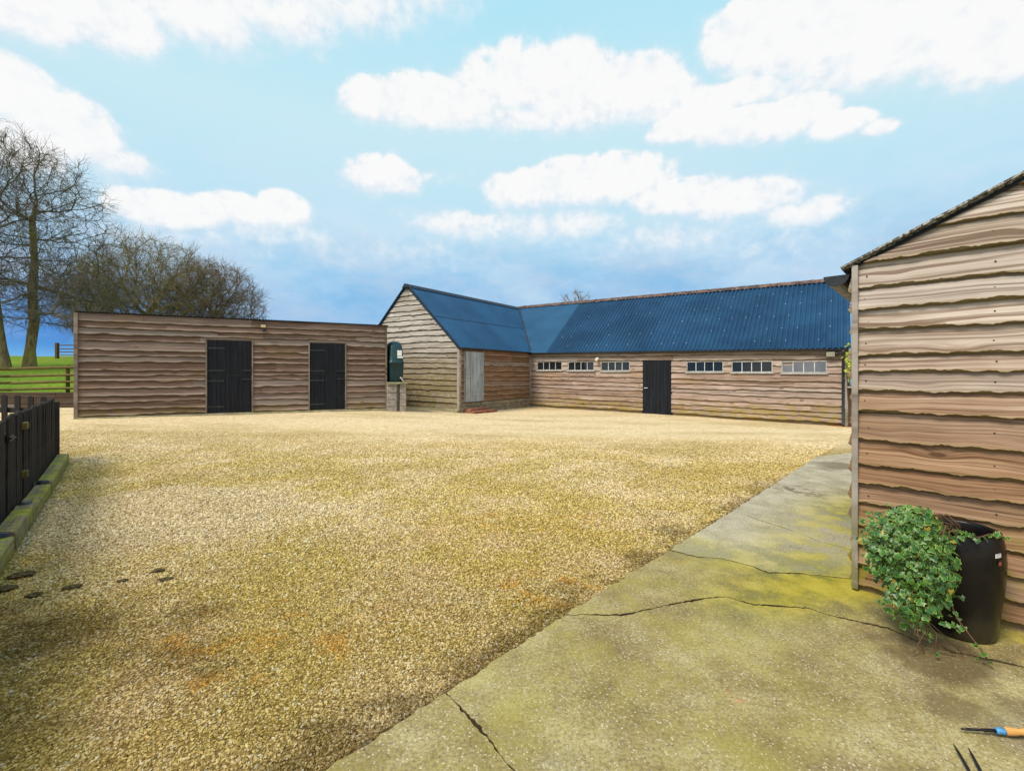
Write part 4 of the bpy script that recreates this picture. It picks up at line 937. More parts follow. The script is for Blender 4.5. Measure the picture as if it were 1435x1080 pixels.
mb.face(*rings[0][::-1])
for a, b in zip(rings, rings[1:]): mb.quadstrip(a, b, True)
mb.face(*rings[-1]); mb.build('body', M['tank'], t, smooth=True)
tf = Vector((tx.x, tx.y, 0)) + Vector((Ln.x, Ln.y, 0)) * .55
mb = MB(); L3 = Vector((Ld.x, Ld.y, 0)); N3 = Vector((Ln.x, Ln.y, 0))
mb.box(Vector((tx.x, tx.y, tzb + ht * .70)) + N3 * .556 + L3 * .09, L3 * .075, Zv * .09, N3 * .004); mb.box(Vector((tx.x, tx.y, tzb + ht * .60)) + N3 * .590 + L3 * .10, L3 * .09, Zv * .03, N3 * .004); mb.build('notice', M['white_plastic'], t)
mb = MB(); q = Vector((tx.x, tx.y, tzb + .10)) + N3 * .62 + L3 * .14; mb.tube([q - N3*.1, q, q + L3*.05 - Zv*.06, q + L3*.06 - Zv*.16], .018, 8); mb.tube([q + Zv*.03 - L3*.06, q + Zv*.05, q + L3*.06 + Zv*.02], .016, 8); mb.build('outlet_valve', M['steel'], t, smooth=True)
t2 = thing('tank_stand', (tx.x, tx.y, tzg), 'block piers and slab that carry the green oil tank', 'tank stand')
mb = MB(); mb.box(Vector((tx.x, tx.y, tzb - .035)), L3 * .33, N3 * .68, Zv * .03); mb.build('slab', M['concrete'], t2, bevel=.008)
for sx_ in (-.17, .19):
    for ny in (.52, -.45):
        mb = MB(); zz_ = tzg - .08
        while zz_ < tzb - .08:
            hh = min(.215, tzb - .068 - zz_); mb.box(Vector((tx.x, tx.y, zz_ + hh/2)) + L3*(sx_ + rng.uniform(-.005, .005)) + N3*ny, L3 * (.10 if sx_ > 0 else .15), N3 * .11, Zv * (hh/2 - .004)); zz_ += .222
        mb.build('pier', M['block'], t2, bevel=.006)

# ------------------------------------------------------------------ picket fence, gate, timber edging
fd = kd_.copy(); fo = kerb0 - kn_ * .17; fend = 8.2
def picket_mesh(h, w_=.085, th=.02):
    mb = MB(); n = 7; A = []; B = []
    prof = [(-w_/2, 0), (w_/2, 0), (w_/2, h - w_*.38)] + [(w_/2*math.cos(a), h - w_*.38 + w_*.38*math.sin(a)) for a in np.linspace(.35, math.pi - .35, 7)] + [(-w_/2, h - w_*.38)]
    for x, z in prof:
        A.append(mb.vert((x, -th/2, z), None, 0, (z, x, 1))); B.append(mb.vert((x, th/2, z), None, 0, (z, x, 1)))
    mb.face(*A); mb.face(*B[::-1]); mb.quadstrip(B, A, True)
    me = None; o = mb.build('picket', M['fence_wood']); me = o.data; bpy.data.objects.remove(o); return me
def run_pickets(root, o, d_, t0, t1, sp_, h, zfun, tone=None):
    base = []
    for v in range(4):
        me = picket_mesh(h + (v - 1.5) * .006); me.attributes['tint'].data.foreach_set('value', [v / 3] * len(me.vertices)); base.append(me)
    t = t0; ang = math.atan2(d_.y, d_.x); n = 0
    while t < t1:
        p = o + d_ * t; ob = bpy.data.objects.new('picket', rng.choice(base)); COL.objects.link(ob); ob.parent = root; ob['_o'] = (0, 0, 0)
        ob.location = Vector((p.x, p.y, zfun(p.x, p.y) + .04)) - Vector(root['_o']); ob.rotation_euler = (rng.uniform(-.012, .012), rng.uniform(-.008, .008), ang); t += sp_
G0, G1 = 3.02, 3.93
def fence_section(root, o, d_, t0, t1, h, nrm, sp_=.118, posts=True, pr=(.28, .80)):
    run_pickets(root, o + nrm * .0, d_, t0 + .06, t1 - .03, sp_, h, gz)
    for zr in pr:
        mb = MB(); a = o + d_*t0 - nrm*.035; b = o + d_*t1 - nrm*.035; mb.bar((a.x, a.y, gz(a.x, a.y) + zr), (b.x, b.y, gz(b.x, b.y) + zr), .045, .08); mb.build('rail', M['fence_wood'], root, bevel=.004)
    if posts:
        k = max(1, round((t1 - t0) / 1.6))
        for i in range(k + 1):
            p = o + d_ * (t0 + (t1 - t0) * i / k) - nrm * .10; z = gz(p.x, p.y); mb = MB(); mb.box((p.x, p.y, z + (h - .1) / 2), (.045, 0, 0), (0, .045, 0), (0, 0, (h - .02) / 2)); mb.build('post', M['fence_wood'], root, bevel=.006)
fa = thing('picket_fence', (fo.x, fo.y, 0), 'black picket fence running from its corner beside the timber edging to a gate', 'fence', 'black picket fencing'); fence_section(fa, fo, fd, 0, G0 - .02, .99, kn_)
p = fo + fd * G1; fb = thing('picket_fence', (p.x, p.y, 0), 'slightly lower black picket fence nearest the camera, past the gate', 'fence', 'black picket fencing'); fence_section(fb, fo, fd, G1 + .02, fend, .95, kn_)
p = fo + fd * G0; ga_ = thing('picket_gate', (p.x, p.y, 0), 'narrow black picket gate with pale hinge blocks and latch', 'gate'); fence_section(ga_, fo, fd, G0 + .03, G1 - .01, .99, kn_, posts=False)
for zr in (.30, .82):
    mb = MB(); q = fo + fd * (G0 + .02) + kn_ * .03; mb.box((q.x, q.y, zr + .03), Vector((*fd, 0)) * .07, Vector((*kn_, 0)) * .022, Zv * .035); mb.build('hinge_block', M['rail'], ga_, bevel=.004)
mb = MB(); q = fo + fd * (G1 - .12) + kn_ * .022; mb.box((q.x, q.y, .80), Vector((*fd, 0)) * .09, Vector((*kn_, 0)) * .008, Zv * .022); mb.tube([Vector((q.x, q.y, .80)) + Vector((*fd, 0)) * a + Vector((*kn_, 0)) * .02 for a in (-.09, .12)], .008, 8); mb.build('latch', M['iron'], ga_)
bd = Vector((-1, .03)).normalized(); bo = fo + Vector((-.12, .02)); bn_ = Vector((.03, 1)).normalized() * -1
fc = thing('picket_fence', (bo.x, bo.y, 0), 'black picket fence seen face on, turning away behind the corner', 'fence', 'black picket fencing'); fence_section(fc, bo, bd, 0, 5.5, 1.0, bn_, sp_=.215, pr=(.30, .80))
for me_ in {o.data for o in fc.children if o.name.startswith('picket')}: pass
pegs = [2.34, 3.60, 4.77]; segs = [0.0] + pegs + [6.3]
lab = ['far mossy timber edging board at the picket fence corner', 'second mossy edging timber along the fence, between two pegs', 'third mossy edging timber along the fence', 'grey weathered edging timber nearest the camera by the fence']
for i, (a, b) in enumerate(zip(segs, segs[1:])):
    mb = MB(); n = 14; rings = []; r_ = random.Random(i)
    A = kerb0 + kd_ * (a + .03); B = kerb0 + kd_ * (b - .03); drop = [.0, -.015, .01, -.005][i]
    for k in range(n + 1):
        c = A.lerp(B, k / n); z = gz(c.x, c.y); hh = .115 + drop + r_.uniform(-.004, .004)
        g = a + (b - a) * k / n
        rings.append([mb.vert((c.x - kn_.x*o_, c.y - kn_.y*o_, z + q), .5, 0, (g + i*7, o_ + q, i)) for o_, q in ((.0 + r_.uniform(-.004, .004), -.05), (.0, hh - .015), (.014, hh), (.125, hh + .004), (.14, hh - .012), (.14, -.05))])
    for r0, r1 in zip(rings, rings[1:]): mb.quadstrip(r0, r1)
    mb.face(*rings[0][::-1]); mb.face(*rings[-1]); tag(mb.build('edging_timber', M['kerb_wood'], loc=(A.x, A.y, gz(A.x, A.y))), lab[i], 'edging timber', 'timber edging along the fence')
for i, a in enumerate(pegs):
    c = kerb0 + kd_ * a - kn_ * .085; z = gz(c.x, c.y); mb = MB(); mb.lathe([(0, -.1), (.065, -.1), (.068, .10), (.06, .135), (.0, .142)], (c.x, c.y, z), 12)
    tag(mb.build('edging_peg', M['iron'], loc=(c.x, c.y, z), smooth=True), ['dark round peg at the farthest joint of the mossy edging', 'dark round peg at the middle joint of the mossy edging', 'dark round peg at the nearest joint of the mossy edging'][i], 'peg', 'pegs between the edging timbers')

# ------------------------------------------------------------------ retaining sleepers, paddock rails, field gate
mb = MB()
for row in range(3):
    x = -32 + row * .7
    while x < -10.2:
        l = 2.4; mb.box((x + l/2, 16.25 + rng.uniform(-.01, .01), .16 + row * .205 + .10), (l/2 - .006, 0, 0), (0, .06, 0), (0, 0, .099)); x += l
tag(mb.build('retaining_wall', M['sleeper'], loc=(-20, 16.25, .2), bevel=.01), 'dark sleeper retaining wall below the paddock rails', 'retaining wall')
t = thing('paddock_fence', (-14, 17, .7), 'mossy brown post and rail fence along the grass field', 'fence')
fy = 17.0
for i, z in enumerate((.18, .42, .67, .95)):
    mb = MB(); x = -33.0
    while x < -10.3:
        mb.tube([(x, fy - .06, field_z(x, fy) + z + rng.uniform(-.012, .012)), (x + 1.8, fy - .06, field_z(x + 1.8, fy) + z), (x + 3.6, fy - .06, field_z(x + 3.6, fy) + z + rng.uniform(-.012, .012))], [.048, .045, .05], 10); x += 3.6
    mb.build('rail', M['rail'], t, smooth=True)
xp = (94 - CX) / F * fy
for k in range(-5, 3):
    x = xp + k * 3.55
    mb = MB(); zf = float(field_z(x, fy)); mb.tube([(x, fy + .03, zf - .2), (x, fy + .03, zf + 1.02), (x, fy + .03, zf + 1.04)], [.06, .058, .05], 10); mb.build('post', M['rail'], t, smooth=True)
gx0 = (80 - CX) / F * 38; zf = float(field_z(gx0, 38)); t = thing('field_gate', (gx0, 38, zf), 'distant greenish timber gate and post in the grass field', 'gate')
mb = MB(); mb.box((gx0, 38, zf + .6), (.10, 0, 0), (0, .10, 0), (0, 0, .72)); mb.build('post', M['rail'], t, bevel=.01)
mb = MB()
for z in (.3, .55, .8, 1.12): mb.bar((gx0 + .1, 38, zf + z), (gx0 + 3.2, 38, zf + z), .04, .08)
mb.bar((gx0 + 3.15, 38, zf + .2), (gx0 + 3.15, 38, zf + 1.2), .04, .08, (0, 1, 0)); mb.build('leaf', M['rail'], t)

# ------------------------------------------------------------------ bare trees grown by space colonisation
def prisms(P0, P1, R0, R1, n):
    D = P1 - P0; L = np.linalg.norm(D, axis=1, keepdims=True); D = D / np.maximum(L, 1e-6)
    A = np.where(np.abs(D[:, 2:3]) < .9, np.array([[0, 0, 1.]]), np.array([[1., 0, 0]])); X = np.cross(D, A); X /= np.linalg.norm(X, axis=1, keepdims=True); Y = np.cross(D, X)
    a = np.arange(n) * 2 * np.pi / n; ring = np.cos(a)[None, :, None] * X[:, None, :] + np.sin(a)[None, :, None] * Y[:, None, :]
    P1e = P1 + D * (R1 * .35)[:, None]
    V = np.concatenate([P0[:, None, :] + ring * R0[:, None, None], P1e[:, None, :] + ring * R1[:, None, None]], 1).reshape(-1, 3)
    m = len(P0); i = np.arange(m)[:, None] * 2 * n; k = np.arange(n)[None, :]; k2 = (k + 1) % n
    Fc = np.stack([i + k, i + k2, i + n + k2, i + n + k], -1).reshape(-1, 4); return V, Fc
def grow(base, trunk, env, n_attr, step, seed, infl=None, kill=None, iters=140, trunk_r=.35, extra=None, spread=1.0, tw_n=5, tw_len=.55, tw_r=.008, expo=1.85, tip=.011, shell=.35):
    """trunk = list of points from the base; env = list of ellipsoids (centre, radii) that hold the crown."""
    r_ = np.random.default_rng(seed); pts = []
    tot = sum(e[1][0] * e[1][1] * e[1][2] for e in env)
    for c, rd in env:
        m = int(n_attr * rd[0] * rd[1] * rd[2] / tot) + 1; v = r_.normal(size=(m * 2, 3)); v /= np.linalg.norm(v, axis=1, keepdims=True)
        rr = r_.random((m * 2, 1)) ** shell; q = v * rr; q = q[q[:, 2] > -.75][:m]; pts.append(np.array(c) + q * np.array(rd))
    A = np.concatenate(pts); A = A[A[:, 2] > base[2] + 1.2]
    nodes = [np.array(p, float) for p in trunk]; par = [-1] + list(range(len(trunk) - 1))
    if extra:
        for (k, chain) in extra:
            p = k
            for q in chain: nodes.append(np.array(q, float)); par.append(p); p = len(nodes) - 1
    infl = infl or step * 9; kill = kill or step * 1.7
    for it in range(iters):
        kd = kdtree.KDTree(len(nodes))
        for i, q in enumerate(nodes): kd.insert(q, i)
        kd.balance(); acc_ = {}; keep = np.ones(len(A), bool)
        for i, a in enumerate(A):
            _, j, dist = kd.find(a)
            if dist < kill: keep[i] = False; continue
            if dist < infl * (2.5 if it < 12 else 1):
                acc_.setdefault(j, []).append((a - nodes[j]) / dist)
        A = A[keep]
        if not acc_ or not len(A): break
        for j, ds in acc_.items():
            v = np.mean(ds, 0); v += r_.normal(size=3) * .22; 
            if par[j] >= 0: pd = nodes[j] - nodes[par[j]]; v = v + .35 * pd / (np.linalg.norm(pd) + 1e-9)
            l = np.linalg.norm(v)
            if l < 1e-6: continue
            nodes.append(nodes[j] + v / l * step); par.append(j)
        if len(nodes) > 9000: break
    P = np.array(nodes); par = np.array(par); n = len(P); ch = np.zeros(n, int); Rr = np.zeros(n)
    for i in range(n - 1, 0, -1): pass
    acc2 = np.zeros(n)
    order = sorted(range(n), key=lambda i: -i)
    for i in order:
        Rr[i] = tip if acc2[i] == 0 else acc2[i] ** (1 / expo)
        if par[i] >= 0: acc2[par[i]] += Rr[i] ** expo; ch[par[i]] += 1
    sc_ = trunk_r / Rr[1]; Rr = np.where(Rr > tip * 1.01, tip + (Rr - tip) * (trunk_r - tip) / max(Rr[1] - tip, 1e-6), tip)
    for i in range(len(trunk)): Rr[i] = max(Rr[i], trunk_r * (1.55 if i == 0 else 1.0 - .4 * i / len(trunk)))
    e = np.arange(1, n); R0 = np.minimum(Rr[par[e]], Rr[e] * 1.35); R0[:len(trunk) - 1] = Rr[par[e]][:len(trunk) - 1]
    E0, E1, ER0, ER1 = P[par[e]], P[e], R0, Rr[e]
    # twigs
    thin = e[Rr[e] < .045]; D = P[thin] - P[par[thin]]; D /= np.maximum(np.linalg.norm(D, axis=1, keepdims=True), 1e-6)
    S = np.repeat(P[thin], tw_n, 0) - np.repeat(D, tw_n, 0) * r_.random((len(thin) * tw_n, 1)) * step
    V = np.repeat(D, tw_n, 0) * .8 + r_.normal(size=S.shape) * .62 * spread; V /= np.linalg.norm(V, axis=1, keepdims=True)
    Lg = tw_len * (.4 + .9 * r_.random((len(S), 1))); mid = S + V * Lg * .5
    V2 = V + r_.normal(size=S.shape) * .35; V2[:, 2] += .12; V2 /= np.linalg.norm(V2, axis=1, keepdims=True); end = mid + V2 * Lg * .6
    V3_ = V + r_.normal(size=S.shape) * .75; V3_ /= np.linalg.norm(V3_, axis=1, keepdims=True); end2 = mid + V3_ * Lg * .45
    o = np.ones(len(S)) * tw_r
    T0 = np.concatenate([S, mid, mid]); T1 = np.concatenate([mid, end, end2]); TR0 = np.concatenate([o * 1.25, o * .9, o * .8]); TR1 = np.concatenate([o * .9, o * .5, o * .5])
    return E0, E1, ER0, ER1, T0, T1, TR0, TR1
def tree(name, label, base, trunk, env, mat_tw, group=None, thick=.07, **kw):
    E0, E1, a, b, T0, T1, c, d_ = grow(base, trunk, env, **kw)
    t = thing(name, tuple(base), label, 'tree', group)
    big = b > thick
    V, Fc = prisms(E0[big], E1[big], a[big], b[big], 9); np_mesh('trunk', V, Fc, M['bark'], t, base)
    V1, F1_ = prisms(E0[~big], E1[~big], a[~big], b[~big], 5); V2, F2_ = prisms(T0, T1, c, d_, 3)
    np_mesh('crown', np.concatenate([V1, V2]), np.concatenate([F1_, F2_ + len(V1)]), mat_tw, t, base)
def wx(px, Y): return (px - CX) / F * Y
def wz(py, Y): return H + (HY - py) / F * Y
def gbase(px, Y): return (wx(px, Y), Y, float(field_z(wx(px, Y), Y)) - .1)
Y = 27.0; b = gbase(41, Y)
tr = [b, (wx(42, Y), Y, wz(492, Y)), (wx(45, Y), Y, wz(470, Y)), (wx(48, Y), Y, wz(450, Y)), (wx(46, Y), Y, wz(425, Y)), (wx(45, Y), Y, wz(400, Y)), (wx(44, Y), Y + .2, wz(370, Y)), (wx(42, Y), Y + .2, wz(340, Y)), (wx(45, Y), Y, wz(310, Y))]
ex = [(3, [(wx(56, Y), Y - .4, wz(450, Y)), (wx(70, Y), Y - .8, wz(444, Y)), (wx(88, Y), Y - 1.2, wz(442, Y)), (wx(108, Y), Y - 1.5, wz(444, Y))]),
      (5, [(wx(60, Y), Y + .5, wz(405, Y)), (wx(80, Y), Y + 1, wz(412, Y)), (wx(100, Y), Y + 1.3, wz(418, Y))]), (5, [(wx(30, Y), Y - .5, wz(395, Y)), (wx(8, Y), Y - .9, wz(392, Y)), (wx(-15, Y), Y - 1.2, wz(385, Y))])]
tree('oak_tree', 'tall bare oak with forked trunk and low right limb, left of the stable', b, tr, [((wx(70, Y), Y, wz(330, Y)), (3.5, 3.6, 5.2)), ((wx(60, Y), Y, wz(415, Y)), (4.1, 3.6, 2.6)), ((wx(20, Y), Y, wz(250, Y)), (3.2, 3.0, 2.6))], M['twig'], 'bare oaks in the field',
     n_attr=2300, step=.30, seed=3, trunk_r=.24, extra=ex, tw_n=3, tw_len=.8, tw_r=0.0075)
Y = 26.0; b = gbase(4, Y)
tr = [b, (wx(1, Y), Y, wz(490, Y)), (wx(-4, Y), Y, wz(460, Y)), (wx(-8, Y), Y, wz(430, Y)), (wx(-12, Y), Y, wz(400, Y)), (wx(-14, Y), Y, wz(360, Y)), (wx(-16, Y), Y, wz(320, Y))]
tree('oak_tree', 'tall bare oak at the left edge, its trunk cut by the frame', b, tr, [((wx(-25, Y), Y, wz(300, Y)), (4.2, 4, 5.6)), ((wx(-10, Y), Y, wz(390, Y)), (4.4, 4, 2.6))], M['twig'], 'bare oaks in the field', n_attr=2000, step=.31, seed=8, trunk_r=.27, tw_n=3, tw_len=.75, tw_r=0.0072)
Y = 44.0; b = gbase(212, Y)
def multi(px, Y, b, top): return [b, (b[0], Y, b[2] + 1.0), (b[0] + .2, Y, b[2] + 2.0), (b[0], Y, b[2] + 3.0)]
tree('field_tree', 'broad domed bare tree with olive twigs behind the stable roof', b, multi(212, Y, b, 0), [((wx(215, Y), Y, wz(415, Y)), (6.6, 6.0, 5.6)), ((wx(170, Y), Y, wz(430, Y)), (5.4, 5, 4.0))], M['twig_olive'], 'domed bare trees behind the stable', n_attr=4200, step=.42, seed=5, trunk_r=.42, tw_n=6, tw_len=1.2, tw_r=0.0108, shell=.42)
Y = 47.0; b = gbase(300, Y)
tree('field_tree', 'domed bare tree with reddish twigs, right of the olive tree', b, multi(300, Y, b, 0), [((wx(298, Y), Y, wz(428, Y)), (5.0, 5.0, 4.6))], M['twig_red'], 'domed bare trees behind the stable', n_attr=3000, step=.40, seed=6, trunk_r=.36, tw_n=6, tw_len=1.1, tw_r=0.0108, shell=.42)
Y = 40.0; b = gbase(122, Y)
tree('field_tree', 'slighter bare tree between the oak and the domed trees', b, multi(122, Y, b, 0), [((wx(128, Y), Y, wz(415, Y)), (3.6, 3.4, 4.2))], M['twig_olive'], 'domed bare trees behind the stable', n_attr=900, step=.42, seed=12, trunk_r=.26, tw_n=6, tw_len=1.0, tw_r=0.0094, shell=.45)
Y = 60.0; b = (wx(808, Y), Y, 2.0)
tree('field_tree', 'tip of a distant bare tree showing over the barn ridge', b, [b, (b[0], Y, 4), (b[0], Y, 6)], [((wx(808, Y), Y, wz(428, Y)), (2.4, 2.4, 1.9))], M['twig_red'], None, n_attr=450, step=.42, seed=15, trunk_r=.25, tw_n=6, tw_len=.8, tw_r=0.0101, shell=.5)

# ------------------------------------------------------------------ pot and ivy
pc = Vector((2.45, 2.50)); pz = .004
pot = thing('chimney_pot', (pc.x, pc.y, pz), 'tall black glazed pot standing on the slab against the shed', 'pot')
mb = MB(); mb.lathe([(0, 0), (.135, 0), (.146, .012), (.155, .10), (.170, .22), (.180, .33), (.182, .42), (.176, .50), (.168, .545), (.163, .562), (.152, .566), (.146, .555), (.15, .50), (.158, .40), (.155, .25), (0, .22)], (pc.x, pc.y, pz), 56)
mb.build('body', M['pot'], pot, smooth=True)
mb = MB(); mb.lathe([(0, .40), (.150, .40)], (pc.x, pc.y, pz), 24); mb.build('soil', M['soil'], pot)
def patch_on_pot(ang, z, wa, hz_, r, round_, name, mat):
    mb = MB(); a = []
    n = 16
    for k in range(n):
        th = 6.2832 * k / n
        if round_: da, dz_ = math.cos(th) * wa, math.sin(th) * hz_
        else: da, dz_ = wa * (max(-1, min(1, 1.45 * math.cos(th)))) , hz_ * max(-1, min(1, 1.45 * math.sin(th))) + .25 * hz_ * math.cos(th)
        rr = r + .0025; a.append(mb.vert((pc.x + math.cos(ang + da) * rr, pc.y + math.sin(ang + da) * rr, pz + z + dz_)))
    mb.face(*a); mb.build(name, mat, pot, smooth=False)
fa_ = math.atan2(-2.5, -2.45)
patch_on_pot(fa_ + .92, .475, .10, .011, .1785, False, 'tape', M['tape']); patch_on_pot(fa_ + .95, .435, .058, .012, .1815, True, 'sticker', M['sticker'])

ivy = thing('ivy_plant', (pc.x - .1, pc.y, pz + .5), 'bushy variegated ivy spilling over the left side of the black pot', 'plant')
LEAF = [(0, 0), (.18, -.16), (.42, -.30), (.40, .02), (.56, .22), (.30, .36), (.20, .62), (0, .84), (-.20, .62), (-.30, .36), (-.56, .22), (-.40, .02), (-.42, -.30), (-.18, -.16)]
def leaves(name, mat, centres, normals, sizes, parent, seed=1, curl=.22):
    r_ = np.random.default_rng(seed); L = np.array(LEAF); k = len(L); n = len(centres)
    z = -curl * (L[:, 0] ** 2 + .5 * (L[:, 1] - .2) ** 2); outer = np.c_[L, z]; inner = outer * .68 + np.array([0, .07, .03]); cen = np.array([[0, .15, .05]])
    T = np.concatenate([cen, inner, outer]); edge = np.r_[0, np.zeros(k), np.ones(k)]
    tri = []
    for i in range(k):
        j = (i + 1) % k; tri += [(0, 1 + i, 1 + j), (1 + i, 1 + k + i, 1 + k + j), (1 + i, 1 + k + j, 1 + j)]
    tri = np.array(tri); N = normals / np.linalg.norm(normals, axis=1, keepdims=True)
    Dn = np.array([0, 0, -1.]) + r_.normal(size=(n, 3)) * .55; Yv = Dn - N * np.sum(Dn * N, 1, keepdims=True); Yv /= np.linalg.norm(Yv, axis=1, keepdims=True); Xv = np.cross(Yv, N)
    Vv = centres[:, None, :] + sizes[:, None, None] * (T[None, :, 0:1] * Xv[:, None] + T[None, :, 1:2] * Yv[:, None] + T[None, :, 2:3] * N[:, None])
    Fc = (tri[None] + (np.arange(n) * len(T))[:, None, None]).reshape(-1, 3)
    return np_mesh(name, Vv.reshape(-1, 3), Fc, mat, parent, tuple(parent['_o']), smooth=True, attrs={'edge': np.tile(edge, n), 'tint': np.repeat(r_.random(n), len(T))})
# the ivy's mass: lobes of foliage between pot rim and shed corner
lobes = [((2.08, 2.43, .53), (.185, .15, .165), 320), ((2.06, 2.45, .45), (.16, .14, .18), 230), ((2.12, 2.37, .40), (.15, .12, .20), 220), ((2.06, 2.37, .24), (.14, .10, .13), 75), ((2.19, 2.43, .55), (.12, .12, .08), 90), ((2.10, 2.42, .64), (.13, .11, .07), 80)]
C_, N_l = [], []
for c, rd, m in lobes:
    m = int(m * 2.9)
    v = nrng.normal(size=(m, 3)); v /= np.linalg.norm(v, axis=1, keepdims=True); v[:, 1] = np.where(nrng.random(m) < .75, -np.abs(v[:, 1]), v[:, 1])
    rr = nrng.uniform(.55, 1.12, (m, 1)); C_.append(np.array(c) + v * rr * np.array(rd)); N_l.append(v * .8 + np.array([-.35, -.6, .65]) + nrng.normal(size=(m, 3)) * .45)
def strand(pts, m, jit=.02):
    pts = np.array(pts); t = np.sort(nrng.random(m)) * (len(pts) - 1); i = np.minimum(t.astype(int), len(pts) - 2); f = (t - i)[:, None]
    C_.append(pts[i] * (1 - f) + pts[i + 1] * f + nrng.normal(size=(m, 3)) * jit); N_l.append(np.array([[-.3, -.7, .6]]) + nrng.normal(size=(m, 3)) * .4)
rim = [(pc.x + math.cos(a) * .175, pc.y + math.sin(a) * .175, pz + .575 - .015 * math.sin(k * 2)) for k, a in enumerate(np.linspace(fa_ - .75, fa_ + 1.25, 8))]
strand(rim, 26, .010)
trail = [(2.22, 2.32, .28), (2.22, 2.28, .19), (2.25, 2.24, .12), (2.28, 2.21, .06), (2.285, 2.18, .02)]
strand(trail, 16, .018); strand([(2.06, 2.30, .22), (2.03, 2.28, .12), (2.09, 2.24, .03)], 9, .02); strand([(2.16, 2.30, .3), (2.15, 2.27, .16)], 9, .025)
C_ = np.concatenate(C_); N_l = np.concatenate(N_l)
ok = C_[:, 2] > .012
ok &= np.hypot(C_[:, 0] - pc.x, C_[:, 1] - pc.y) > np.where(C_[:, 2] < .56, .19, .0)
ok &= ((C_[:, 0] - CO[0]) * Cn.x + (C_[:, 1] - CO[1]) * Cn.y) > .045
C_, N_l = C_[ok], N_l[ok]
leaves('foliage', M['ivy'], C_, N_l, .013 + .024 * nrng.random(len(C_)) ** .9, ivy)
mb = MB()
root = Vector((pc.x - .02, pc.y - .02, pz + .42)); over = Vector((pc.x - .15, pc.y - .09, pz + .58))
for i in range(40):
    tgt = Vector(C_[nrng.integers(len(C_))]); a = over + Vector((rng.uniform(-.03, .03), rng.uniform(-.05, .05), rng.uniform(-.01, .03))); m_ = a.lerp(tgt, .55) + Vector((rng.uniform(-.03, .03), rng.uniform(-.03, .03), .04))
    mb.tube([root, a, m_, tgt], [.005, .0045, .0035, .002], 5)
mb.tube([over] + [Vector(q) for q in trail], .003, 5); mb.tube([Vector(q) for q in rim], .003, 5)
for i in range(7): mb.tube([(2.08 + rng.uniform(-.06, .1), 2.33, .22), (2.08 + rng.uniform(-.1, .14), 2.29, .10), (2.08 + rng.uniform(-.1, .16), 2.26, .02)], .0025, 5)
mb.build('stems', M['stem'], ivy, smooth=True)

# ------------------------------------------------------------------ hand tools on the slab
a = gp(1347, 1027); b_ = gp(1450, 1036); A = Vector((*a, .018)); B = Vector((*b_, .026)); ax = (B - A).normalized(); LT = (B - A).length
tool = thing('screwdriver', tuple(A), 'small old tool with brown wooden handle, blue ferrule and dark blade', 'hand tool')
mb = MB(); mb.tube([A, A + ax*.02, A + ax*.07, A + ax*.075, A + ax*.125], [.0035, .005, .0045, .006, .0062], 8); mb.build('blade', M['iron'], tool, smooth=True)
mb = MB(); mb.lathe([(0, .12), (.0105, .12), (.0115, .135), (.0125, .15), (0, .15)], A, 14, ax); mb.build('ferrule', M['blue_ferrule'], tool, smooth=True)
mb = MB(); mb.lathe([(0, .15), (.0135, .15), (.0145, .165), (.0135, .185), (.0105, .20), (.012, .213), (.018, .235), (.0195, .25), (.016, .266), (.006, .273), (0, .274)], A, 18, ax); mb.build('handle', M['tool_wood'], tool, smooth=True)
t0 = gp(1336, 1045); t1 = gp(1356, 1082); q0 = gp(1357, 1051); q1 = gp(1373, 1084)
fk = thing('hand_fork', (*t1, .01), 'dark steel hand fork whose two prongs enter the bottom edge of the frame', 'hand tool')
hub = Vector(((t1[0] + q1[0]) / 2 + .03, (t1[1] + q1[1]) / 2 - .09, .022))
for s0_, s1_ in ((t0, t1), (q0, q1)):
    mb = MB(); a, b2 = Vector((*s0_, .010)), Vector((*s1_, .016)); mb.tube([a, a.lerp(b2, .35), b2, b2 + (b2 - a) * .25, hub], [.0012, .0045, .0058, .006, .007], 8); mb.build('prong', M['iron'], fk, smooth=True)
hd = (hub - Vector((*t0, .01))).normalized(); mb = MB(); mb.tube([hub - hd*.01, hub + hd*.06], [.008, .009], 10); mb.build('shank', M['iron'], fk, smooth=True)
mb = MB(); mb.lathe([(0, 0), (.013, 0), (.015, .02), (.012, .06), (.016, .10), (.012, .125), (0, .13)], hub + hd*.055, 14, hd); mb.build('handle', M['tool_wood'], fk, smooth=True)

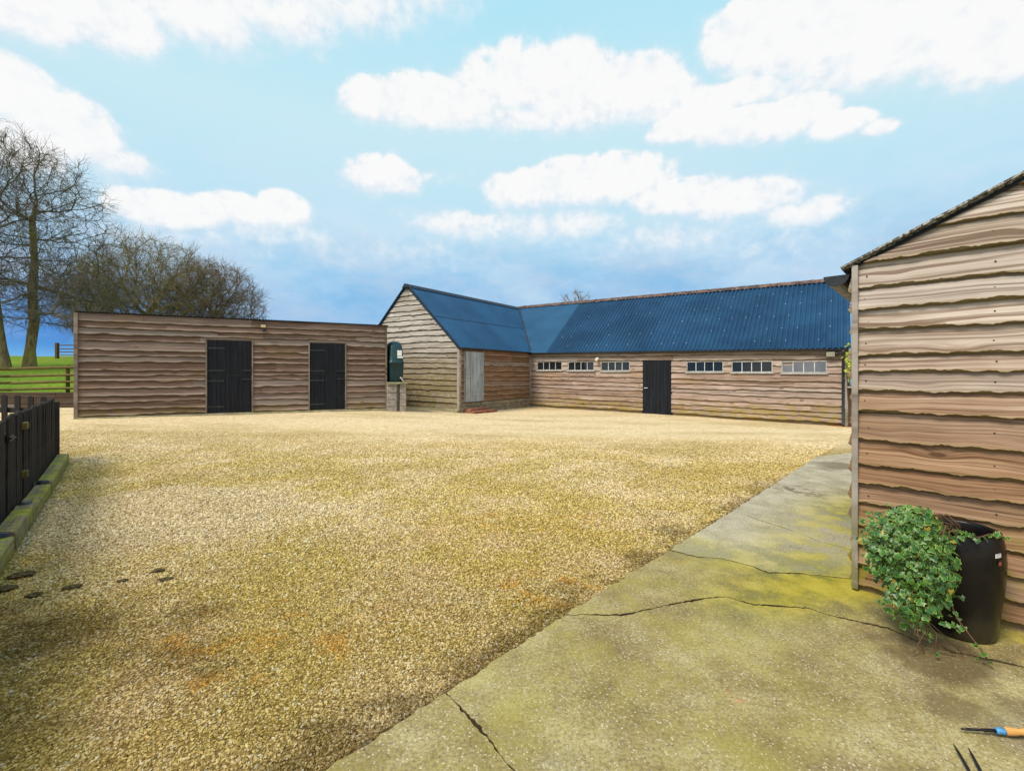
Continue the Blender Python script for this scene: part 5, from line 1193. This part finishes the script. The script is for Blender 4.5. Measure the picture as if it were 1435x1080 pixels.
# ------------------------------------------------------------------ bits and pieces
for i, (x, y, r_, lb) in enumerate(((101, 820, .042, 'largest dark clod of damp leaves on the gravel by the fence'), (171, 811, .028, 'small dark clod on the gravel, left of a close pair'), (222, 797, .035, 'upper dark clod of a close pair on the gravel'), (232, 809, .035, 'lower dark clod of a close pair on the gravel'),
                               (30, 803, .055, 'long dark streak of leaf litter beside the edging timber'), (6, 822, .045, 'dark clod cut by the left edge of the frame'), (47, 831, .035, 'greenish dark clod below the long leaf litter'))):
    c = gp(x, y); c3 = Vector((*c, gz(*c) - .01)); bm = bmesh.new(); bmesh.ops.create_icosphere(bm, subdivisions=3, radius=1); rr = random.Random(i)
    oo = [Vector((rr.uniform(-9, 9), rr.uniform(-9, 9), rr.uniform(-9, 9))) for _ in range(3)]
    from mathutils import noise as mn
    for v in bm.verts:
        k = 1 + .55 * mn.noise(v.co * 1.3 + oo[0]) + .35 * mn.noise(v.co * 3.5 + oo[1]) + .2 * mn.noise(v.co * 8 + oo[2]); v.co = Vector((v.co.x * r_ * k * 1.15, v.co.y * r_ * k * .8, v.co.z * min(r_ * .3, .018) * k))
    me = bpy.data.meshes.new('leaf_clod'); bm.to_mesh(me); bm.free(); me.materials.append(M['crack_dirt']); o = bpy.data.objects.new('leaf_clod', me); COL.objects.link(o); o.location = c3; o.rotation_euler.z = .5
    tag(o, lb, 'leaf clod', 'dark clods on the gravel')
# things in the gap between barn and shed
q = B3(BL + .02, -.05, -.04); mb = MB()
for k in range(3): mb.box(q + U3 * (-.36 + k * .235), U3 * .115, V3 * .11, Zv * .033)
tag(mb.build('red_brick_kerb', M['redslab'], loc=tuple(q), bevel=.006), 'bright red bricks at the foot of the black downpipe', 'bricks')
q = B3(BL + .22, .25, 0); mb = MB()
for row in range(9):
    x = 0; 
    for k in range(2): mb.box(q + U3 * (-.12 + .24 * k + rng.uniform(-.02, .02)) + Zv * (.07 + row * .145), U3 * .115, V3 * .14, Zv * .066)
tag(mb.build('stone_pier', M['stone'], loc=tuple(q), bevel=.012), 'rough pale stone pier just past the barn end', 'pier')
q = B3(BL + .06, -.10, 1.9); pl = thing('climbing_plant', (q.x, q.y, .0), 'yellow green climber beside the black downpipe', 'plant')
m = 150; cc = np.array(q) + nrng.normal(size=(m, 3)) * np.array([.06, .06, .26]); leaves('foliage', M['leaf2'], cc, nrng.normal(size=(m, 3)) * .5 + np.array([-.5, -.8, .4]), .04 + .035 * nrng.random(m), pl, 4)
mb = MB()
for i in range(6): mb.tube([(q.x + rng.uniform(-.05, .05), q.y, -.1), (q.x + rng.uniform(-.08, .08), q.y, 1.0), tuple(cc[rng.randrange(m)])], .007, 5)
mb.build('stems', M['stem'], pl)
q = B3(BL + .17, -.14, 1.18); mb = MB(); mb.lathe([(0, 0), (.085, 0), (.095, .05), (.10, .34), (.085, .40), (.04, .44), (.04, .47), (0, .47)], q, 16)
tag(mb.build('blue_canister', M['blue_plastic'], loc=tuple(q), smooth=True), 'pale blue canister on a shelf bracket past the barn corner', 'canister')
mb = MB(); mb.box(q - Zv * .025, U3 * .16, V3 * .14, Zv * .02); mb.box(q - Zv*.63 + V3*.05, U3*.04, V3*.04, Zv*.585); tag(mb.build('post_shelf', M['grey_wood'], loc=tuple(q - Zv*1.2), bevel=.004), 'small timber shelf on a post under the blue canister', 'shelf')

for o in bpy.data.objects:
    if '_o' in o: del o['_o']
